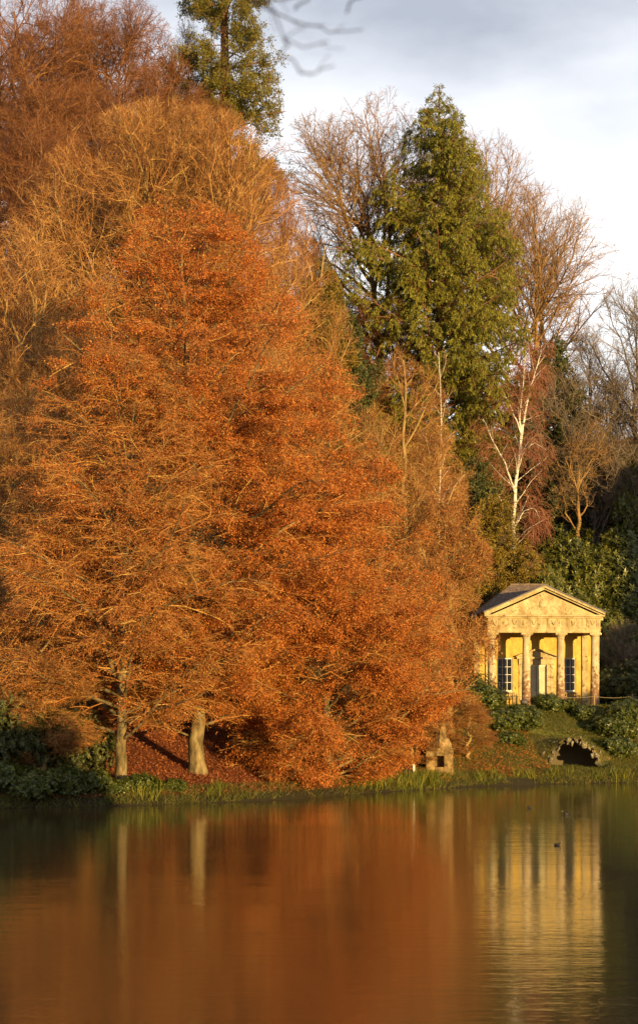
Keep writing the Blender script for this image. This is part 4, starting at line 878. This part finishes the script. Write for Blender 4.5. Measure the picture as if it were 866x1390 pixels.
for i, (px, Y, s, sz, kind, lab) in enumerate([
        (6, 74.4, .85, 1.0, 'laurel', 'laurel at the water edge in the lower left corner'), (44, 74.9, .95, .9, 'laurel', 'second laurel from the left edge along the water'), (90, 75.7, .75, 1.0, 'laurel', 'third laurel from the left edge along the water'),
        (126, 76.6, .8, .9, 'laurel', 'laurel just left of the sunlit pale trunk'), (30, 78, 1.0, 1.4, 'dark', 'tall dark shrub behind the laurels at the left edge'), (75, 79, 1.05, 1.3, 'dark', 'tall dark shrub behind the third laurel from the left'),
        (120, 81, .9, 1.2, 'dark', 'dark shrub behind the sunlit pale trunk on its left'), (192, 77.4, .7, .9, 'laurel', 'low laurel just right of the sunlit pale trunk'), (236, 78.2, .5, .7, 'laurel', 'small laurel at the water before the leaf litter'), (160, 76.4, .55, .9, 'laurel', 'low laurel in front of the sunlit pale trunk'),
        (-10, 77, 1.1, 1.5, 'dark', 'dark shrub cut off by the left edge above the water'), (215, 92, 1.3, .9, 'dark', 'dark shrub behind the leaf-strewn slope between the two trunks'), (165, 92, 1.4, 1.1, 'dark', 'dark shrub behind the leaf-strewn slope left of the sunlit trunk'),
        (320, 95, 1.5, 1.1, 'dark', 'dark shrub behind the copper beech trunk'), (560, 99, .9, 1.0, 'dark', 'dark shrub behind the white marker post'), (640, 117, 1.0, 1, 'dark', 'dark shrub at the left corner of the temple platform')]):
    shrub(kind, px, Y, s, lab, ll_ if kind == 'laurel' else None, i * 1.9, sz, k=i)

# ------------------------------------------------------------------ ground cover (nobody could count it)
def scatter(n, x0, x1, s0, s1, seed, pw=1.0):
    r = rng_(seed); x = r.uniform(x0, x1, n); s = s0 + (s1 - s0) * r.uniform(0, 1, n) ** pw
    y = shore(x) + s; return np.stack([x, y, ground_z(x, y)], 1), r
def blades(P, r, h, wd, lean, S=1):
    n = len(P); d = r.normal(0, lean, (n, 3)); d[:, 2] = 1; d = nrm(d); hh = h * r.uniform(.5, 1.3, n)
    q = np.array([0, .55, 1.0]); b = r.normal(0, lean * .8, (n, 3)); b[:, 2] = -np.abs(b[:, 2]) * .5
    Q = P[:, None] + d[:, None] * (hh[:, None] * q)[..., None] + b[:, None] * (hh[:, None] * q ** 2)[..., None]
    return tubes(Q, np.array([1, .8, .12])[None] * (wd * r.uniform(.6, 1.2, n))[:, None], S)
P, r = scatter(26000, -16, 24, .0, 2.2, 201, 1.6); P = P[P[:, 2] > -.05]
keep = vnoise(P[:, 0], P[:, 1], 1.4, 31) + r.normal(0, .25, len(P)) > -.15; P = P[keep]
tag(link('waterside_grass', mesh_np('waterside_grass', *blades(P, r, .30, .010, .5)), M['grass']), 'rough grass fringing the water', kind='stuff')
rc = rng_(205); cl = []
for c in range(64):
    x = rc.choice([rc.uniform(2.0, 6.0), rc.uniform(5, 20), rc.uniform(-9, -1)], p=[.4, .45, .15]); s = rc.uniform(.15, 1.3); k = rc.integers(25, 60)
    xx = x + rc.normal(0, .16, k); yy = shore(xx) + s + rc.normal(0, .14, k); cl.append(np.stack([xx, yy, ground_z(xx, yy)], 1))
tag(link('waterside_iris', mesh_np('waterside_iris', *blades(np.concatenate(cl), rc, .55, .017, .25, 2)), M['iris']), 'yellow-green strap leaves at the water edge', kind='stuff')
rm = rng_(209); i_ = rm.integers(0, na - 1, 5200); j_ = rm.integers(1, nr_ - 1, 5200); f1, f2 = rm.uniform(0, 1, (2, 5200, 1))
PM = (MV[i_, j_] * (1 - f1) + MV[i_ + 1, j_] * f1) * (1 - f2) + (MV[i_, j_ + 1] * (1 - f1) + MV[i_ + 1, j_ + 1] * f1) * f2
tag(link('mound_grass', mesh_np('mound_grass', *blades(PM, rm, .2, .011, .6)), M['grass'], mnd), kind='stuff')
P, r = scatter(110000, 5, 24, .6, 14, 202); P = P[~((np.abs(P[:, 0] - GX) < 1.6) & (np.abs(P[:, 1] - GY - .5) < 2.6))]
tag(link('bank_turf', mesh_np('bank_turf', *blades(P, r, .16, .011, .6)), M['grass']), 'tussocky turf and dead bracken on the bank', kind='stuff')
P, r = scatter(42000, -14, 6, .6, 17, 203); n = len(P); P[:, 2] += .02 + r.uniform(0, .05, n)
ax = r.normal(0, 1, (n, 3)); ax[:, 2] *= .35; sd = r.normal(0, 1, (n, 3)); sd[:, 2] *= .35
tag(link('leaf_litter', mesh_np('leaf_litter', *leaf_quads(P, nrm(ax), nrm(sd), .10 * r.uniform(.7, 1.3, n), .07 * r.uniform(.7, 1.3, n), .4, True)), M['litter']), 'fallen red-brown leaves under the beeches', kind='stuff')
P, r = scatter(15000, 4, 13, .6, 12, 207); n = len(P); P[:, 2] += .03 + r.uniform(0, .12, n); ax = r.normal(0, 1, (n, 3)); ax[:, 2] *= .6; sd = r.normal(0, 1, (n, 3)); keep = vnoise(P[:, 0], P[:, 1], .7, 77) + r.normal(0, .2, n) > .0
P, ax, sd = P[keep], ax[keep], sd[keep]; n = len(P)
tag(link('bracken', mesh_np('bracken', *leaf_quads(P, nrm(ax), nrm(sd), .10 * r.uniform(.7, 1.3, n), .035 * r.uniform(.7, 1.3, n), .4)), M['brown_leaf']), 'withered brown bracken patches on the bank', kind='stuff')
P, r = scatter(60000, -34, 34, 15, 85, 204); keep = ~((np.abs(P[:, 0] - 14.9) < 6.5) & (P[:, 1] < 131)); P = P[keep]
tag(link('undergrowth', mesh_np('undergrowth', *blades(P, r, 1.5, .012, .5)), M['twig_red']), 'brown brushwood covering the wooded slope', kind='stuff')

# ------------------------------------------------------------------ water birds
M['bird'] = mat_noise('dark_plumage', [(.4, (.012, .012, .014)), (.7, (.05, .045, .04))], 9, 4, .6)
M['bill'] = mat_noise('pale_bill', [(.4, (.6, .5, .35)), (.7, (.7, .6, .45))], 9, 4, .5)
def bird(px, py, rz, label, s=1.0):
    Y = CAMZ * FPX / (py - HOR); t = thing('water_bird', label, 'bird', (wx(px, Y), Y, 0), rz, 'dark water birds on the lake')
    bm = bmesh.new(); seg = 12                                   # one skin: tail, body, neck, head along the spine
    sp = [(-.24, .10, .004, .004), (-.20, .085, .035, .02), (-.13, .055, .085, .07), (-.02, .045, .115, .095), (.08, .05, .095, .085), (.13, .10, .055, .055), (.145, .155, .040, .042), (.16, .20, .042, .045), (.19, .215, .036, .036), (.215, .212, .014, .014)]
    rings = [[bm.verts.new((x, ry * math.cos(k * 2 * math.pi / seg), z + rz_ * math.sin(k * 2 * math.pi / seg))) for k in range(seg)] for x, z, ry, rz_ in sp]
    for a, b in zip(rings, rings[1:]):
        for k in range(seg): bm.faces.new((a[k], a[(k + 1) % seg], b[(k + 1) % seg], b[k]))
    bm.faces.new(rings[0][::-1]); bm.faces.new(rings[-1]); bmesh.ops.recalc_face_normals(bm, faces=bm.faces)
    part('body', bm, 'bird', t, True)
    bm = bmesh.new(); bm_lathe(bm, [(.016, 0), (.012, .03), (.003, .055)], 8); bmesh.ops.rotate(bm, cent=(0, 0, 0), matrix=Matrix.Rotation(R(98), 3, 'Y'), verts=bm.verts); bmesh.ops.translate(bm, vec=(.21, 0, .212), verts=bm.verts); part('bill', bm, 'bill', t, True)
    t.scale = (s,) * 3
bird(768, 1106, R(185), 'dark water bird nearest the far bank, right of the temple reflection', .6)
bird(756, 1148, R(10), 'dark water bird swimming within the golden temple reflection', .5)
bird(718, 1097, R(160), 'small water bird close to the far bank at the left of the group', .5)

# ------------------------------------------------------------------ near tree whose twigs hang into the top of the view
Yn = 8.0; env = None
tr = trunk0([(0, 0, -.3), (.1, .1, 2.5), (.3, .5, 5.0), (.8, 1.0, 8.0)], .16, .05, 12, .03, 91)
bx, by = -2.6, 3.4; bz = gz(bx, by)
def loc_(px, py, Y):
    Y *= .6; py -= 10; return (wx(px, Y) - bx, Y - by, wz(py, Y) - bz)
limbs = [[(.3, .5, 5.0), loc_(150, -60, 7.6), loc_(300, -12, 7.8), loc_(380, 22, 8.0), loc_(440, 26, 8.0), loc_(478, 16, 8.1), loc_(496, -8, 8.1)],
         [loc_(300, -12, 7.8), loc_(390, 36, 7.9), loc_(420, 42, 7.9), loc_(452, 53, 8.0), loc_(490, 50, 8.0)],
         [loc_(290, -40, 7.7), loc_(370, 20, 7.4), loc_(385, 62, 7.3), loc_(408, 73, 7.3), loc_(440, 66, 7.3)],
         [loc_(385, 62, 7.3), loc_(396, 92, 7.2), loc_(412, 112, 7.2), loc_(428, 110, 7.2), loc_(450, 100, 7.2)],
         [loc_(400, 24, 8.0), loc_(415, 8, 8.0), loc_(428, -14, 8.0)], [loc_(470, 27, 8.0), loc_(484, 8, 8.0), loc_(500, -4, 8.0), loc_(512, -20, 8)]]
lb_ = [trunk0(p, .0065 if i == 0 else .003, .0015, 12, .008, 92 + i, 0) for i, p in enumerate(limbs)]
l1 = (np.concatenate([a for a, b in lb_]), np.concatenate([b for a, b in lb_]))
l2 = grow(l1, dict(n=5, t0=.45, t1=1, a0=45, asd=14, labs=.06, K=4, wig=.15, rr=.01, rmin=.0014, tip=.6), rng_(93), None)
nt_ = thing('near_tree', 'blurred dark twigs of a near tree hanging into the top of the view', 'tree', (bx, by, bz))
link('trunk', mesh_np('trunk', *tubes(*tr, 8), True), M['near_twig'], nt_)
link('crown', mesh_np('near_twigs', *merge([tubes(*l1, 5), tubes(*l2, 4)]), True), M['near_twig'], nt_)
